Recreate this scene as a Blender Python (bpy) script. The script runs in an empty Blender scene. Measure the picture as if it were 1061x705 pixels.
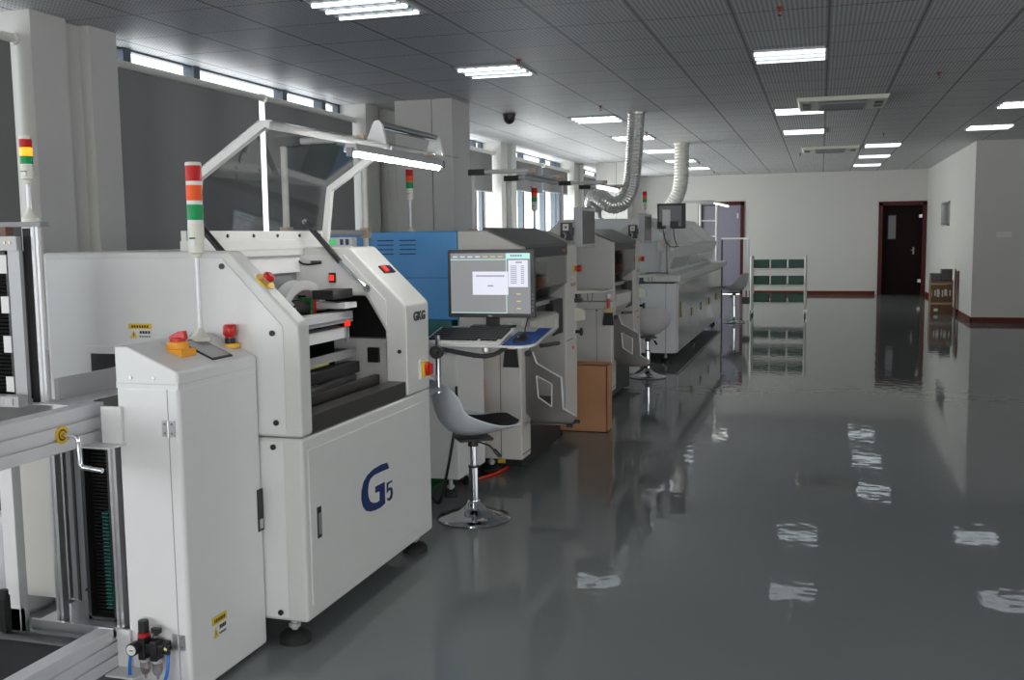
import bpy, bmesh, math, random
from mathutils import Vector, Matrix
random.seed(7)
S = bpy.context.scene
COL = S.collection
PI = math.pi

# ------------------------------------------------------------------ camera
cam_d = bpy.data.cameras.new('camera')
cam = bpy.data.objects.new('camera', cam_d); COL.objects.link(cam)
cam_d.sensor_width = 36.0; cam_d.lens = 36.0 * 1050.0 / 1061.0
cam_d.clip_start = 0.05; cam_d.clip_end = 300
R = Vector((0.95698, 0.28986, -0.01304)); D = Vector((0.01719, -0.10149, -0.99469)); F = Vector((-0.28964, 0.95167, -0.10211))
U = -D
cam.matrix_world = Matrix(((R.x, U.x, -F.x, 0), (R.y, U.y, -F.y, 0), (R.z, U.z, -F.z, 1.5), (0, 0, 0, 1)))
S.camera = cam

# ------------------------------------------------------------------ render look
S.view_settings.view_transform = 'Standard'
S.view_settings.look = 'None'
S.view_settings.gamma = 1.0
S.view_settings.use_curve_mapping = False
S.view_settings.exposure = 0.65
S.cycles.max_bounces = 10
S.cycles.diffuse_bounces = 5
S.cycles.glossy_bounces = 5
S.cycles.transparent_max_bounces = 16
S.cycles.caustics_reflective = False
S.cycles.caustics_refractive = False
S.cycles.sample_clamp_indirect = 6.0

# ------------------------------------------------------------------ sky and daylight
W = bpy.data.worlds.new('overcast_sky'); S.world = W; W.use_nodes = True
W.node_tree.nodes['Background'].inputs[0].default_value = (0.97, 0.985, 1.0, 1)
W.node_tree.nodes['Background'].inputs[1].default_value = 2.2

def daylight(name, loc, direction, sx, sy, radiance, col=(1.0, 0.985, 0.97)):
    l = bpy.data.lights.new(name, 'AREA'); l.shape = 'RECTANGLE'; l.size = sx; l.size_y = sy
    l.energy = radiance * PI * sx * sy; l.color = col
    o = bpy.data.objects.new(name, l); COL.objects.link(o)
    o.location = loc
    o.rotation_euler = Vector(direction).to_track_quat('-Z', 'Y').to_euler()
    return o

# daylight outside the left bays and unseen openings added behind and right for light
for y in (-6.4, -1.56):
    daylight('window_daylight', (-5.4, y, 1.85), (1, 0, 0), 4.0, 2.0, 5.0)
for y in (12.84, 17.64, 22.44):
    daylight('window_daylight', (-5.4, y, 1.55), (1, 0, 0), 4.0, 1.5, 5.2, (1.0, 0.98, 0.92))
daylight('window_daylight', (1.5, -9.3, 1.8), (0, 1, 0), 9.0, 1.7, 4.3)
daylight('window_daylight', (8.3, 3.0, 1.8), (-1, 0, 0), 14.0, 1.6, 0.3)

# ------------------------------------------------------------------ materials
def new_mat(name):
    m = bpy.data.materials.new(name); m.use_nodes = True
    nt = m.node_tree
    return m, nt, nt.nodes['Principled BSDF']

def mat(name, col, rough=0.5, metal=0.0, var=0.04, scale=14.0, spec=0.5, bump=0.0, emit=None, es=0.0, coat=0.0):
    m, nt, b = new_mat(name)
    b.inputs['Roughness'].default_value = rough; b.inputs['Metallic'].default_value = metal
    b.inputs['Specular IOR Level'].default_value = spec
    b.inputs['Coat Weight'].default_value = coat
    tc = nt.nodes.new('ShaderNodeTexCoord'); nz = nt.nodes.new('ShaderNodeTexNoise')
    nz.inputs['Scale'].default_value = scale; nz.inputs['Detail'].default_value = 3
    nt.links.new(tc.outputs['Object'], nz.inputs['Vector'])
    cr = nt.nodes.new('ShaderNodeMix'); cr.data_type = 'RGBA'
    lo = [max(0, c * (1 - var)) for c in col]; hi = [min(1, c * (1 + var)) for c in col]
    cr.inputs['A'].default_value = (*lo, 1); cr.inputs['B'].default_value = (*hi, 1)
    nt.links.new(nz.outputs['Fac'], cr.inputs['Factor'])
    nt.links.new(cr.outputs['Result'], b.inputs['Base Color'])
    if bump:
        bp = nt.nodes.new('ShaderNodeBump'); bp.inputs['Strength'].default_value = bump; bp.inputs['Distance'].default_value = 0.003
        nt.links.new(nz.outputs['Fac'], bp.inputs['Height']); nt.links.new(bp.outputs['Normal'], b.inputs['Normal'])
    if emit:
        b.inputs['Emission Color'].default_value = (*emit, 1); b.inputs['Emission Strength'].default_value = es
    return m

def clear_mat(name, tint, refl=0.12, rough=0.03):
    """thin clear sheet: straight transmission plus a fresnel reflection"""
    m = bpy.data.materials.new(name); m.use_nodes = True; nt = m.node_tree
    for n in list(nt.nodes): nt.nodes.remove(n)
    out = nt.nodes.new('ShaderNodeOutputMaterial'); mx = nt.nodes.new('ShaderNodeMixShader')
    tr = nt.nodes.new('ShaderNodeBsdfTransparent'); gl = nt.nodes.new('ShaderNodeBsdfGlossy')
    tr.inputs['Color'].default_value = (*tint, 1); gl.inputs['Roughness'].default_value = rough
    lw = nt.nodes.new('ShaderNodeLayerWeight'); lw.inputs['Blend'].default_value = 0.5
    pw = nt.nodes.new('ShaderNodeMath'); pw.operation = 'POWER'; pw.inputs[1].default_value = 4.0
    ma = nt.nodes.new('ShaderNodeMath'); ma.operation = 'MULTIPLY_ADD'; ma.inputs[1].default_value = 0.6; ma.inputs[2].default_value = refl * 0.3
    nt.links.new(lw.outputs['Facing'], pw.inputs[0]); nt.links.new(pw.outputs[0], ma.inputs[0]); nt.links.new(ma.outputs[0], mx.inputs['Fac'])
    nt.links.new(tr.outputs[0], mx.inputs[1]); nt.links.new(gl.outputs[0], mx.inputs[2]); nt.links.new(mx.outputs[0], out.inputs[0])
    return m

def fabric_blind(name, col, trans):
    m = bpy.data.materials.new(name); m.use_nodes = True; nt = m.node_tree
    for n in list(nt.nodes): nt.nodes.remove(n)
    out = nt.nodes.new('ShaderNodeOutputMaterial'); mx = nt.nodes.new('ShaderNodeMixShader'); mx.inputs[0].default_value = trans
    df = nt.nodes.new('ShaderNodeBsdfDiffuse'); tl = nt.nodes.new('ShaderNodeBsdfTranslucent')
    tc = nt.nodes.new('ShaderNodeTexCoord'); nz = nt.nodes.new('ShaderNodeTexNoise'); nz.inputs['Scale'].default_value = 300
    nt.links.new(tc.outputs['Object'], nz.inputs['Vector'])
    cr = nt.nodes.new('ShaderNodeMix'); cr.data_type = 'RGBA'
    cr.inputs['A'].default_value = (*[c * 0.9 for c in col], 1); cr.inputs['B'].default_value = (*[c * 1.1 for c in col], 1)
    nt.links.new(nz.outputs['Fac'], cr.inputs['Factor'])
    nt.links.new(cr.outputs['Result'], df.inputs[0]); nt.links.new(cr.outputs['Result'], tl.inputs[0])
    nt.links.new(df.outputs[0], mx.inputs[1]); nt.links.new(tl.outputs[0], mx.inputs[2]); nt.links.new(mx.outputs[0], out.inputs[0])
    return m

def floor_mat():
    m, nt, b = new_mat('grey_epoxy_floor')
    b.inputs['Roughness'].default_value = 0.035; b.inputs['IOR'].default_value = 1.3
    tc = nt.nodes.new('ShaderNodeTexCoord')
    n1 = nt.nodes.new('ShaderNodeTexNoise'); n1.inputs['Scale'].default_value = 0.8; n1.inputs['Detail'].default_value = 2
    n2 = nt.nodes.new('ShaderNodeTexNoise'); n2.inputs['Scale'].default_value = 9.0; n2.inputs['Detail'].default_value = 1.0
    nt.links.new(tc.outputs['Object'], n1.inputs['Vector']); nt.links.new(tc.outputs['Object'], n2.inputs['Vector'])
    cr = nt.nodes.new('ShaderNodeMix'); cr.data_type = 'RGBA'
    cr.inputs['A'].default_value = (0.19, 0.208, 0.208, 1); cr.inputs['B'].default_value = (0.215, 0.235, 0.235, 1)
    nt.links.new(n1.outputs['Fac'], cr.inputs['Factor']); nt.links.new(cr.outputs['Result'], b.inputs['Base Color'])
    bp = nt.nodes.new('ShaderNodeBump'); bp.inputs['Strength'].default_value = 0.045; bp.inputs['Distance'].default_value = 0.02
    nt.links.new(n2.outputs['Fac'], bp.inputs['Height']); nt.links.new(bp.outputs['Normal'], b.inputs['Normal'])
    return m

def ceiling_mat():
    """perforated metal tiles 0.60 x 0.65 m with fine joints"""
    m, nt, b = new_mat('perforated_ceiling_tile')
    N = nt.nodes; L = nt.links
    tc = N.new('ShaderNodeTexCoord'); sp = N.new('ShaderNodeSeparateXYZ'); L.new(tc.outputs['Object'], sp.inputs[0])
    def mth(op, a, bb=None):
        n = N.new('ShaderNodeMath'); n.operation = op
        for i, v in enumerate((a, bb)):
            if v is None: continue
            if isinstance(v, (int, float)): n.inputs[i].default_value = v
            else: L.new(v, n.inputs[i])
        return n.outputs[0]
    def joint(coord, pitch, off, half):
        f = mth('FRACT', mth('ADD', mth('DIVIDE', coord, pitch), off))
        d = mth('MINIMUM', f, mth('SUBTRACT', 1.0, f))
        return mth('LESS_THAN', d, half / pitch)
    x, y = sp.outputs[0], sp.outputs[1]
    jx = joint(x, 0.6, 0.95 + 0.0, 0.008); jy = joint(y, 0.65, -5.6 / 0.65 % 1.0, 0.008)
    fx = mth('FRACT', mth('DIVIDE', x, 0.03)); fy = mth('FRACT', mth('DIVIDE', y, 0.03))
    dx = mth('SUBTRACT', fx, 0.5); dy = mth('SUBTRACT', fy, 0.5)
    r = mth('ADD', mth('MULTIPLY', dx, dx), mth('MULTIPLY', dy, dy))
    hole = mth('LESS_THAN', r, 0.09)
    c1 = N.new('ShaderNodeMix'); c1.data_type = 'RGBA'
    c1.inputs['A'].default_value = (0.66, 0.665, 0.675, 1); c1.inputs['B'].default_value = (0.22, 0.222, 0.23, 1)
    L.new(hole, c1.inputs['Factor'])
    c2 = N.new('ShaderNodeMix'); c2.data_type = 'RGBA'; c2.inputs['B'].default_value = (0.16, 0.16, 0.165, 1)
    L.new(c1.outputs['Result'], c2.inputs['A']); L.new(mth('MAXIMUM', jx, mth('MULTIPLY', jy, 0.9)), c2.inputs['Factor'])
    L.new(c2.outputs['Result'], b.inputs['Base Color'])
    b.inputs['Roughness'].default_value = 0.45; b.inputs['Specular IOR Level'].default_value = 0.3
    nz = N.new('ShaderNodeTexNoise'); nz.inputs['Scale'].default_value = 1.3; L.new(tc.outputs['Object'], nz.inputs['Vector'])
    bp = N.new('ShaderNodeBump'); bp.inputs['Strength'].default_value = 0.08; bp.inputs['Distance'].default_value = 0.02
    L.new(nz.outputs['Fac'], bp.inputs['Height']); L.new(bp.outputs['Normal'], b.inputs['Normal'])
    return m

def carton_mat(name, col):
    m = mat(name, col, 0.85, var=0.1, scale=6)
    return m

M = {
 'floor': floor_mat(), 'ceiling': ceiling_mat(),
 'wall': mat('white_wall_paint', (0.61, 0.60, 0.575), 0.7, var=0.02, scale=2),
 'skirt': mat('red_brown_skirting', (0.12, 0.022, 0.013), 0.55, spec=0.2),
 'doorframe': mat('dark_red_door_frame', (0.075, 0.014, 0.013), 0.45, spec=0.25),
 'doordark': mat('dark_brown_door', (0.012, 0.006, 0.006), 0.6, spec=0.12),
 'doorgrey': mat('lavender_grey_door', (0.25, 0.24, 0.30), 0.5),
 'white': mat('white_machine_paint', (0.74, 0.74, 0.735), 0.38, var=0.02),
 'white2': mat('warm_white_powder_coat', (0.66, 0.66, 0.64), 0.4, var=0.02),
 'beige': mat('grey_beige_machine_paint', (0.60, 0.58, 0.545), 0.5, var=0.02),
 'blue': mat('blue_machine_paint', (0.075, 0.31, 0.66), 0.4, var=0.03),
 'teal': mat('teal_base_paint', (0.03, 0.16, 0.16), 0.5),
 'oven': mat('glossy_pale_grey_oven_panel', (0.42, 0.445, 0.435), 0.16, var=0.03),
 'ovenwhite': mat('oven_white_paint', (0.72, 0.75, 0.75), 0.35, var=0.02),
 'alu': mat('brushed_aluminium', (0.62, 0.62, 0.63), 0.33, 0.85, var=0.06, scale=40),
 'alulight': mat('satin_aluminium_profile', (0.66, 0.66, 0.67), 0.45, 0.35, var=0.04),
 'alusat': mat('dull_aluminium', (0.40, 0.40, 0.405), 0.5, 0.3, var=0.05, scale=40),
 'steel': mat('folded_stainless_steel', (0.50, 0.48, 0.46), 0.22, 1.0, var=0.05),
 'bracket': mat('satin_stainless_sheet', (0.19, 0.18, 0.172), 0.34, 0.85, var=0.04),
 'chrome': mat('chrome', (0.75, 0.77, 0.80), 0.08, 1.0, var=0.02),
 'foil': mat('aluminium_foil_duct', (0.72, 0.72, 0.70), 0.3, 0.75, var=0.15, scale=30, bump=0.3),
 'duct': mat('off_white_flexible_duct', (0.62, 0.61, 0.56), 0.45, 0.2, var=0.06),
 'black': mat('black_plastic', (0.012, 0.012, 0.013), 0.42),
 'ridge': mat('matt_black_plastic', (0.006, 0.006, 0.006), 0.8, spec=0.15),
 'rubber': mat('black_rubber', (0.015, 0.015, 0.016), 0.7),
 'dark': mat('dark_grey_plastic', (0.045, 0.046, 0.05), 0.45),
 'darkmetal': mat('dark_steel', (0.09, 0.085, 0.08), 0.35, 0.6),
 'hood': mat('smoke_grey_hood', (0.10, 0.098, 0.095), 0.4),
 'grey': mat('mid_grey_plastic', (0.22, 0.22, 0.23), 0.45),
 'lgrey': mat('light_grey_plastic', (0.45, 0.45, 0.46), 0.4),
 'blind': fabric_blind('dark_grey_blind_fabric', (0.135, 0.134, 0.132), 0.17),
 'tube': mat('white_blind_tube', (0.70, 0.68, 0.64), 0.4),
 'mullion': mat('blue_grey_window_frame', (0.055, 0.075, 0.10), 0.4),
 'jamb': mat('white_window_jamb', (0.80, 0.79, 0.78), 0.5),
 'glass': clear_mat('window_glass', (0.95, 0.97, 0.98), 0.08),
 'acrylic': clear_mat('clear_acrylic', (0.86, 0.875, 0.875), 0.16, 0.02),
 'smoke': clear_mat('smoked_acrylic', (0.60, 0.61, 0.62), 0.15, 0.04),
 'greenglass': clear_mat('green_edged_glass', (0.55, 0.72, 0.66), 0.3, 0.05),
 'bowl': clear_mat('clear_plastic_bowl', (0.72, 0.68, 0.68), 0.35, 0.1),
 'red': mat('red_plastic', (0.55, 0.012, 0.012), 0.3),
 'orange': mat('orange_plastic', (0.80, 0.14, 0.01), 0.35),
 'yellow': mat('yellow_plastic', (0.80, 0.48, 0.01), 0.4),
 'darkred': mat('dull_red_sprinkler', (0.25, 0.03, 0.02), 0.5),
 'orange2': mat('amber_yellow_plastic', (0.85, 0.36, 0.02), 0.4),
 'redlens': mat('red_lamp_lens', (0.52, 0.008, 0.008), 0.35, spec=0.3),
 'orangelens': mat('orange_lamp_lens', (0.85, 0.10, 0.012), 0.35, spec=0.3),
 'greenlens': mat('green_lamp_lens', (0.003, 0.30, 0.085), 0.35, spec=0.3),
 'amberlit': mat('lit_amber_lamp_lens', (0.9, 0.3, 0.01), 0.2, emit=(1.0, 0.24, 0.01), es=1.3),
 'tube_lit': mat('lit_fluorescent_tube', (0.9, 0.9, 0.9), 0.4, emit=(1.0, 1.0, 0.96), es=2.2),
 'cover_lit': mat('lit_cover_tube', (0.9, 0.9, 0.9), 0.4, emit=(1.0, 1.0, 0.96), es=55.0),
 'panel_lit': mat('lit_ceiling_lamp_tube', (0.9, 0.9, 0.9), 0.4, emit=(0.86, 0.96, 1.0), es=1.3),
 'reflector': mat('lamp_reflector', (0.55, 0.57, 0.6), 0.25, 0.8),
 'redlit': mat('lit_red_rocker', (0.6, 0.02, 0.01), 0.3, emit=(1, 0.03, 0.01), es=0.7),
 'green_led': mat('green_display', (0.02, 0.4, 0.1), 0.3, emit=(0.05, 0.6, 0.2), es=0.35),
 'bluetube': mat('blue_air_hose', (0.02, 0.16, 0.62), 0.3),
 'navy': mat('navy_blue_lettering', (0.012, 0.03, 0.13), 0.4),
 'pad': mat('blue_mouse_pad', (0.012, 0.06, 0.25), 0.7),
 'redhose': mat('red_air_hose', (0.70, 0.045, 0.02), 0.35),
 'green': mat('green_floor_strip', (0.01, 0.20, 0.05), 0.6),
 'bin': mat('dark_green_bin_plastic', (0.012, 0.075, 0.048), 0.45),
 'pcb': mat('green_circuit_board', (0.01, 0.12, 0.09), 0.5),
 'carton': carton_mat('brown_cardboard', (0.43, 0.22, 0.11)),
 'carton2': carton_mat('taped_brown_cardboard', (0.19, 0.105, 0.055)),
 'tape': mat('clear_packing_tape', (0.30, 0.20, 0.11), 0.3),
 'seat': mat('pale_blue_grey_seat_shell', (0.66, 0.70, 0.73), 0.3, var=0.02),
 'seatw': mat('white_seat_shell', (0.50, 0.49, 0.50), 0.35, var=0.02),
 'cushion': mat('black_seat_cushion', (0.012, 0.012, 0.014), 0.75),
 'screen': mat('grey_screen', (0.02, 0.02, 0.02), 0.25, emit=(0.22, 0.225, 0.23), es=0.75),
 'screen_white': mat('white_screen_window', (0.02, 0.02, 0.02), 0.25, emit=(0.60, 0.61, 0.70), es=0.85),
 'screen_cyan': mat('pale_cyan_screen_band', (0.02, 0.02, 0.02), 0.25, emit=(0.38, 0.66, 0.62), es=0.85),
 'screen_ink': mat('screen_text', (0.02, 0.02, 0.02), 0.25, emit=(0.20, 0.19, 0.30), es=0.8),
 'screen_gold': mat('screen_gold_text', (0.02, 0.02, 0.02), 0.25, emit=(0.52, 0.45, 0.20), es=0.8),
 'screen_off': mat('dark_switched_off_screen', (0.035, 0.036, 0.04), 0.2),
 'bezel': mat('dark_grey_bezel', (0.055, 0.055, 0.058), 0.4),
 'ink': mat('black_print', (0.015, 0.015, 0.015), 0.5),
 'label_w': mat('white_label', (0.72, 0.72, 0.70), 0.45),
 'label_y': mat('yellow_label', (0.75, 0.50, 0.02), 0.45),
 'cream': mat('cream_plastic', (0.70, 0.69, 0.60), 0.45),
 'tan': mat('tan_pipe_joint', (0.52, 0.40, 0.28), 0.5),
 'wood': mat('brown_wood_board', (0.16, 0.08, 0.05), 0.6, var=0.2),
 'brass': mat('pale_brass_ferrule', (0.62, 0.52, 0.26), 0.35, 0.5),
 'oldbrass': mat('dull_brass_handle', (0.22, 0.18, 0.08), 0.45, 0.3),
 'bottle': mat('milky_plastic', (0.68, 0.68, 0.70), 0.4),
}

# ------------------------------------------------------------------ mesh builder
class MB:
    def __init__(s):
        s.bm = bmesh.new(); s.ms = []
    def mi(s, m):
        if m not in s.ms: s.ms.append(m)
        return s.ms.index(m)
    def face(s, vs, m):
        try:
            f = s.bm.faces.new(vs); f.material_index = s.mi(m); return f
        except ValueError:
            return None
    def box(s, x0, x1, y0, y1, z0, z1, m):
        if x0 > x1: x0, x1 = x1, x0
        if y0 > y1: y0, y1 = y1, y0
        if z0 > z1: z0, z1 = z1, z0
        v = [s.bm.verts.new((x, y, z)) for x in (x0, x1) for y in (y0, y1) for z in (z0, z1)]
        for q in ((0, 1, 3, 2), (4, 6, 7, 5), (0, 4, 5, 1), (2, 3, 7, 6), (0, 2, 6, 4), (1, 5, 7, 3)):
            s.face([v[i] for i in q], m)
        return s
    def prism(s, poly, a0, a1, m, axis='y'):
        """poly in the plane across the axis: y->(x,z)  x->(y,z)  z->(x,y)"""
        def P(p, a):
            return {'y': (p[0], a, p[1]), 'x': (a, p[0], p[1]), 'z': (p[0], p[1], a)}[axis]
        A = [s.bm.verts.new(P(p, a0)) for p in poly]; B = [s.bm.verts.new(P(p, a1)) for p in poly]
        n = len(poly); fs = []
        for i in range(n):
            j = (i + 1) % n; s.face([A[i], A[j], B[j], B[i]], m)
        for ring in (A, B):
            f = s.face(ring if ring is A else list(reversed(ring)), m)
            if f: fs.append(f)
        bmesh.ops.recalc_face_normals(s.bm, faces=s.bm.faces[:])
        bmesh.ops.triangulate(s.bm, faces=[f for f in fs if len(f.verts) > 4])
        return s
    def ring(s, c, d, r, seg, up=None):
        d = Vector(d).normalized()
        a = Vector(up) if up else (Vector((0, 0, 1)) if abs(d.z) < 0.9 else Vector((1, 0, 0)))
        u = d.cross(a).normalized(); w = d.cross(u).normalized()
        return [s.bm.verts.new(Vector(c) + (u * math.cos(2 * PI * i / seg) + w * math.sin(2 * PI * i / seg)) * r) for i in range(seg)]
    def loft(s, rings, m, cap=True):
        n = len(rings[0])
        for a, b in zip(rings, rings[1:]):
            for i in range(n):
                j = (i + 1) % n; s.face([a[i], a[j], b[j], b[i]], m)
        if cap:
            s.face(list(reversed(rings[0])), m); s.face(rings[-1], m)
        return s
    def cyl(s, p0, p1, r, m, seg=20, r2=None):
        d = Vector(p1) - Vector(p0)
        return s.loft([s.ring(p0, d, r, seg), s.ring(p1, d, r if r2 is None else r2, seg)], m)
    def tube(s, pts, r, m, seg=8, sub=0):
        pts = [Vector(p) for p in pts]
        if sub: pts = smooth_path(pts, sub)
        rs = []
        up = None
        for i, p in enumerate(pts):
            d = (pts[min(i + 1, len(pts) - 1)] - pts[max(i - 1, 0)]).normalized()
            if up is None:
                up = Vector((0, 0, 1)) if abs(d.z) < 0.9 else Vector((1, 0, 0))
            up = (up - d * up.dot(d)).normalized()
            rr = r[i] if isinstance(r, (list, tuple)) else r
            rs.append(s.ring(p, d, rr, seg, up))
        return s.loft(rs, m)
    def lathe(s, prof, c, m, seg=28):
        rs = []
        for r, z in prof:
            rs.append([s.bm.verts.new((c[0] + max(r, 1e-4) * math.cos(2 * PI * i / seg), c[1] + max(r, 1e-4) * math.sin(2 * PI * i / seg), c[2] + z)) for i in range(seg)])
        return s.loft(rs, m)
    def sphere(s, c, r, m, seg=16, rows=8, sz=1.0):
        return s.lathe([(r * math.sin(PI * k / rows), -r * sz * math.cos(PI * k / rows)) for k in range(rows + 1)], c, m, seg)
    def text(s, body, size, origin, m, facing, depth=0.0015, bold=0.0, align='LEFT', sx=1.0):
        c = bpy.data.curves.new('t', 'FONT'); c.body = body; c.size = size; c.extrude = depth; c.offset = bold; c.align_x = align; c.resolution_u = 3
        o = bpy.data.objects.new('t', c); COL.objects.link(o)
        me = bpy.data.meshes.new_from_object(o.evaluated_get(bpy.context.evaluated_depsgraph_get()))
        vs = []
        for v in me.vertices:
            x, y, z = v.co.x * sx, v.co.y, v.co.z
            if facing == '+x': p = (origin[0] + z, origin[1] + x, origin[2] + y)
            elif facing == '-y': p = (origin[0] + x, origin[1] - z, origin[2] + y)
            vs.append(s.bm.verts.new(p))
        for f in me.polygons: s.face([vs[i] for i in f.vertices], m)
        bpy.data.objects.remove(o); bpy.data.curves.remove(c); bpy.data.meshes.remove(me)
        return s
    def shear(s, y0, k):
        for v in s.bm.verts: v.co.z += (v.co.y - y0) * k
        return s
    def build(s, name, parent=None, bevel=0.0, seg=2, label=None, kind=None, angle=35):
        bm = s.bm
        bmesh.ops.recalc_face_normals(bm, faces=bm.faces[:])
        if parent is not None:
            off = parent.get('_o') if parent.get('_o') is not None else (0, 0, 0)
            bmesh.ops.translate(bm, verts=bm.verts[:], vec=[-c for c in off])
        me = bpy.data.meshes.new(name); bm.to_mesh(me); bm.free()
        for m in s.ms: me.materials.append(M[m])
        for p in me.polygons: p.use_smooth = True
        me.set_sharp_from_angle(angle=math.radians(angle))
        o = bpy.data.objects.new(name, me); COL.objects.link(o)
        if parent is not None:
            o.parent = parent; o['_o'] = list(off)
        if bevel:
            b = o.modifiers.new('edge', 'BEVEL'); b.width = bevel; b.segments = seg; b.limit_method = 'ANGLE'; b.angle_limit = math.radians(40); b.harden_normals = True
        if label: o['label'] = label
        if kind: o['kind'] = kind
        return o

def smooth_path(pts, sub):
    out = []
    n = len(pts)
    for i in range(n - 1):
        p0 = pts[max(i - 1, 0)]; p1 = pts[i]; p2 = pts[i + 1]; p3 = pts[min(i + 2, n - 1)]
        for k in range(sub):
            t = k / sub
            out.append(0.5 * ((2 * p1) + (p2 - p0) * t + (2 * p0 - 5 * p1 + 4 * p2 - p3) * t * t + (3 * p1 - p0 - 3 * p2 + p3) * t ** 3))
    out.append(pts[-1]); return out

def thing(name, label, cat, loc, group=None):
    o = bpy.data.objects.new(name, None); COL.objects.link(o)
    o.location = loc; o['label'] = label; o['category'] = cat; o['_o'] = list(loc)
    o.empty_display_size = 0.1
    if group: o['group'] = group
    return o

def tag(o, label, cat, group=None):
    o['label'] = label; o['category'] = cat
    if group: o['group'] = group
    return o

def kids(o):
    return [c for c in bpy.data.objects if c.parent == o]

def copy_tree(o, parent=None):
    ks = kids(o)
    c = o.copy(); COL.objects.link(c)
    if parent is not None: c.parent = parent
    for k in ks: copy_tree(k, c)
    return c

def copy_thing(src, delta, label, group=None):
    c = copy_tree(src)
    c.location = Vector(src.location) + Vector(delta)
    c['label'] = label
    if group: c['group'] = group
    return c

def struct(mb, name, bevel=0.0):
    o = mb.build(name, bevel=bevel); o['kind'] = 'structure'; return o

# ================================================================== SETTING
ZC = 2.92; XW = -4.65; YF = 25.5
struct(MB().box(-5.0, 8.2, -9.2, 26.0, -0.15, 0.0, 'floor'), 'floor')
struct(MB().box(-5.0, 8.2, -9.2, 26.0, ZC, ZC + 0.12, 'ceiling'), 'ceiling')
# left wall: piers with a recessed chase, low sill wall under every window
mb = MB()
PY = [5.24 + 4.8 * k for k in range(-3, 5)]
for y in PY:
    a, b = y, y + 0.80
    mb.prism([(XW, a), (XW, a + 0.31), (XW - 0.08, a + 0.31), (XW - 0.08, a + 0.53), (XW, a + 0.53), (XW, b), (XW - 0.42, b), (XW - 0.42, a)], 0, ZC, 'wall', 'z')
for i in range(len(PY) - 1):
    mb.box(XW - 0.40, XW - 0.02, PY[i] + 0.8, PY[i + 1], 0, 0.8, 'wall')
mb.box(XW - 0.3, XW, PY[-1] + 0.8, YF + 0.3, 0, ZC, 'wall')
struct(mb, 'wall_left')
# far wall with two door openings
mb = MB()
d2, d1 = (-2.87, -1.82, 2.24), (1.33, 2.33, 2.16)
for x0, x1, z0, z1 in ((-5, d2[0], 0, ZC), (d2[0], d2[1], d2[2], ZC), (d2[1], d1[0], 0, ZC), (d1[0], d1[1], d1[2], ZC), (d1[1], 2.36, 0, ZC)):
    mb.box(x0, x1, YF, YF + 0.25, z0, z1, 'wall')
struct(mb, 'wall_far')
mb = MB()
hy0, hy1, hz0, hz1 = 21.1, 22.4, 1.59, 2.06
for y0, y1, z0, z1 in ((17.887, hy0, 0, ZC), (hy1, YF + 0.25, 0, ZC), (hy0, hy1, 0, hz0), (hy0, hy1, hz1, ZC)):
    mb.box(2.36, 2.6, y0, y1, z0, z1, 'wall')
struct(mb, 'wall_right_far')
struct(MB().box(2.6, 8.2, 17.887, 18.1, 0, ZC, 'wall'), 'wall_right_front')
mb = MB()
mb.box(8.0, 8.2, -9.2, 18, 0, 1.0, 'wall').box(8.0, 8.2, -9.2, 18, 2.6, ZC, 'wall').box(8.0, 8.2, -9.2, -4, 1.0, 2.6, 'wall').box(8.0, 8.2, 10, 18, 1.0, 2.6, 'wall')
struct(mb, 'wall_right')
mb = MB()
mb.box(-5, 8.2, -9.2, -9.0, 0, 0.95, 'wall').box(-5, 8.2, -9.2, -9.0, 2.65, ZC, 'wall').box(-5, -3, -9.2, -9.0, 0.95, 2.65, 'wall').box(6, 8.2, -9.2, -9.0, 0.95, 2.65, 'wall')
struct(mb, 'wall_back')
# skirtings
mb = MB(); mb.box(d2[1] + 0.08, d1[0] - 0.08, YF - 0.015, YF, 0, 0.09, 'skirt').box(-4.6, d2[0] - 0.08, YF - 0.015, YF, 0, 0.09, 'skirt')
struct(mb, 'baseboard_far')
struct(MB().box(2.345, 2.36, 17.872, YF, 0, 0.09, 'skirt'), 'baseboard_right_far')
struct(MB().box(2.345, 8.0, 17.872, 17.887, 0, 0.09, 'skirt'), 'baseboard_right_front')
struct(MB().box(XW - 0.02, XW + 0.0, -9, YF, 0, 0.15, 'skirt'), 'baseboard_left')
# doors
def door_frame(mb, x0, x1, zt, w=0.09):
    mb.box(x0 - 0.03, x0 + w - 0.03, YF - 0.03, YF + 0.25, 0, zt, 'doorframe').box(x1 - w + 0.03, x1 + 0.03, YF - 0.03, YF + 0.25, 0, zt, 'doorframe')
    mb.box(x0 - 0.03, x1 + 0.03, YF - 0.03, YF + 0.25, zt - w + 0.03, zt + 0.03, 'doorframe')
mb = MB(); door_frame(mb, *d1)
d = struct(mb, 'door_1')
lf = MB().box(d1[0] + 0.06, d1[1] - 0.06, YF + 0.16, YF + 0.21, 0.0, d1[2] - 0.06, 'doordark').build('door_leaf', d)
MB().box(1.53, 1.69, YF + 0.15, YF + 0.165, 1.32, 1.86, 'grey').box(1.515, 1.53, YF + 0.145, YF + 0.165, 1.3, 1.88, 'black').box(1.69, 1.705, YF + 0.145, YF + 0.165, 1.3, 1.88, 'black').box(1.53, 1.69, YF + 0.145, YF + 0.165, 1.3, 1.32, 'black').box(1.53, 1.69, YF + 0.145, YF + 0.165, 1.86, 1.88, 'black').build('door_window', lf)
MB().box(2.08, 2.11, YF + 0.15, YF + 0.16, 0.95, 1.12, 'lgrey').box(2.04, 2.11, YF + 0.12, YF + 0.15, 1.04, 1.055, 'lgrey').build('door_handle', lf)
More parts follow.
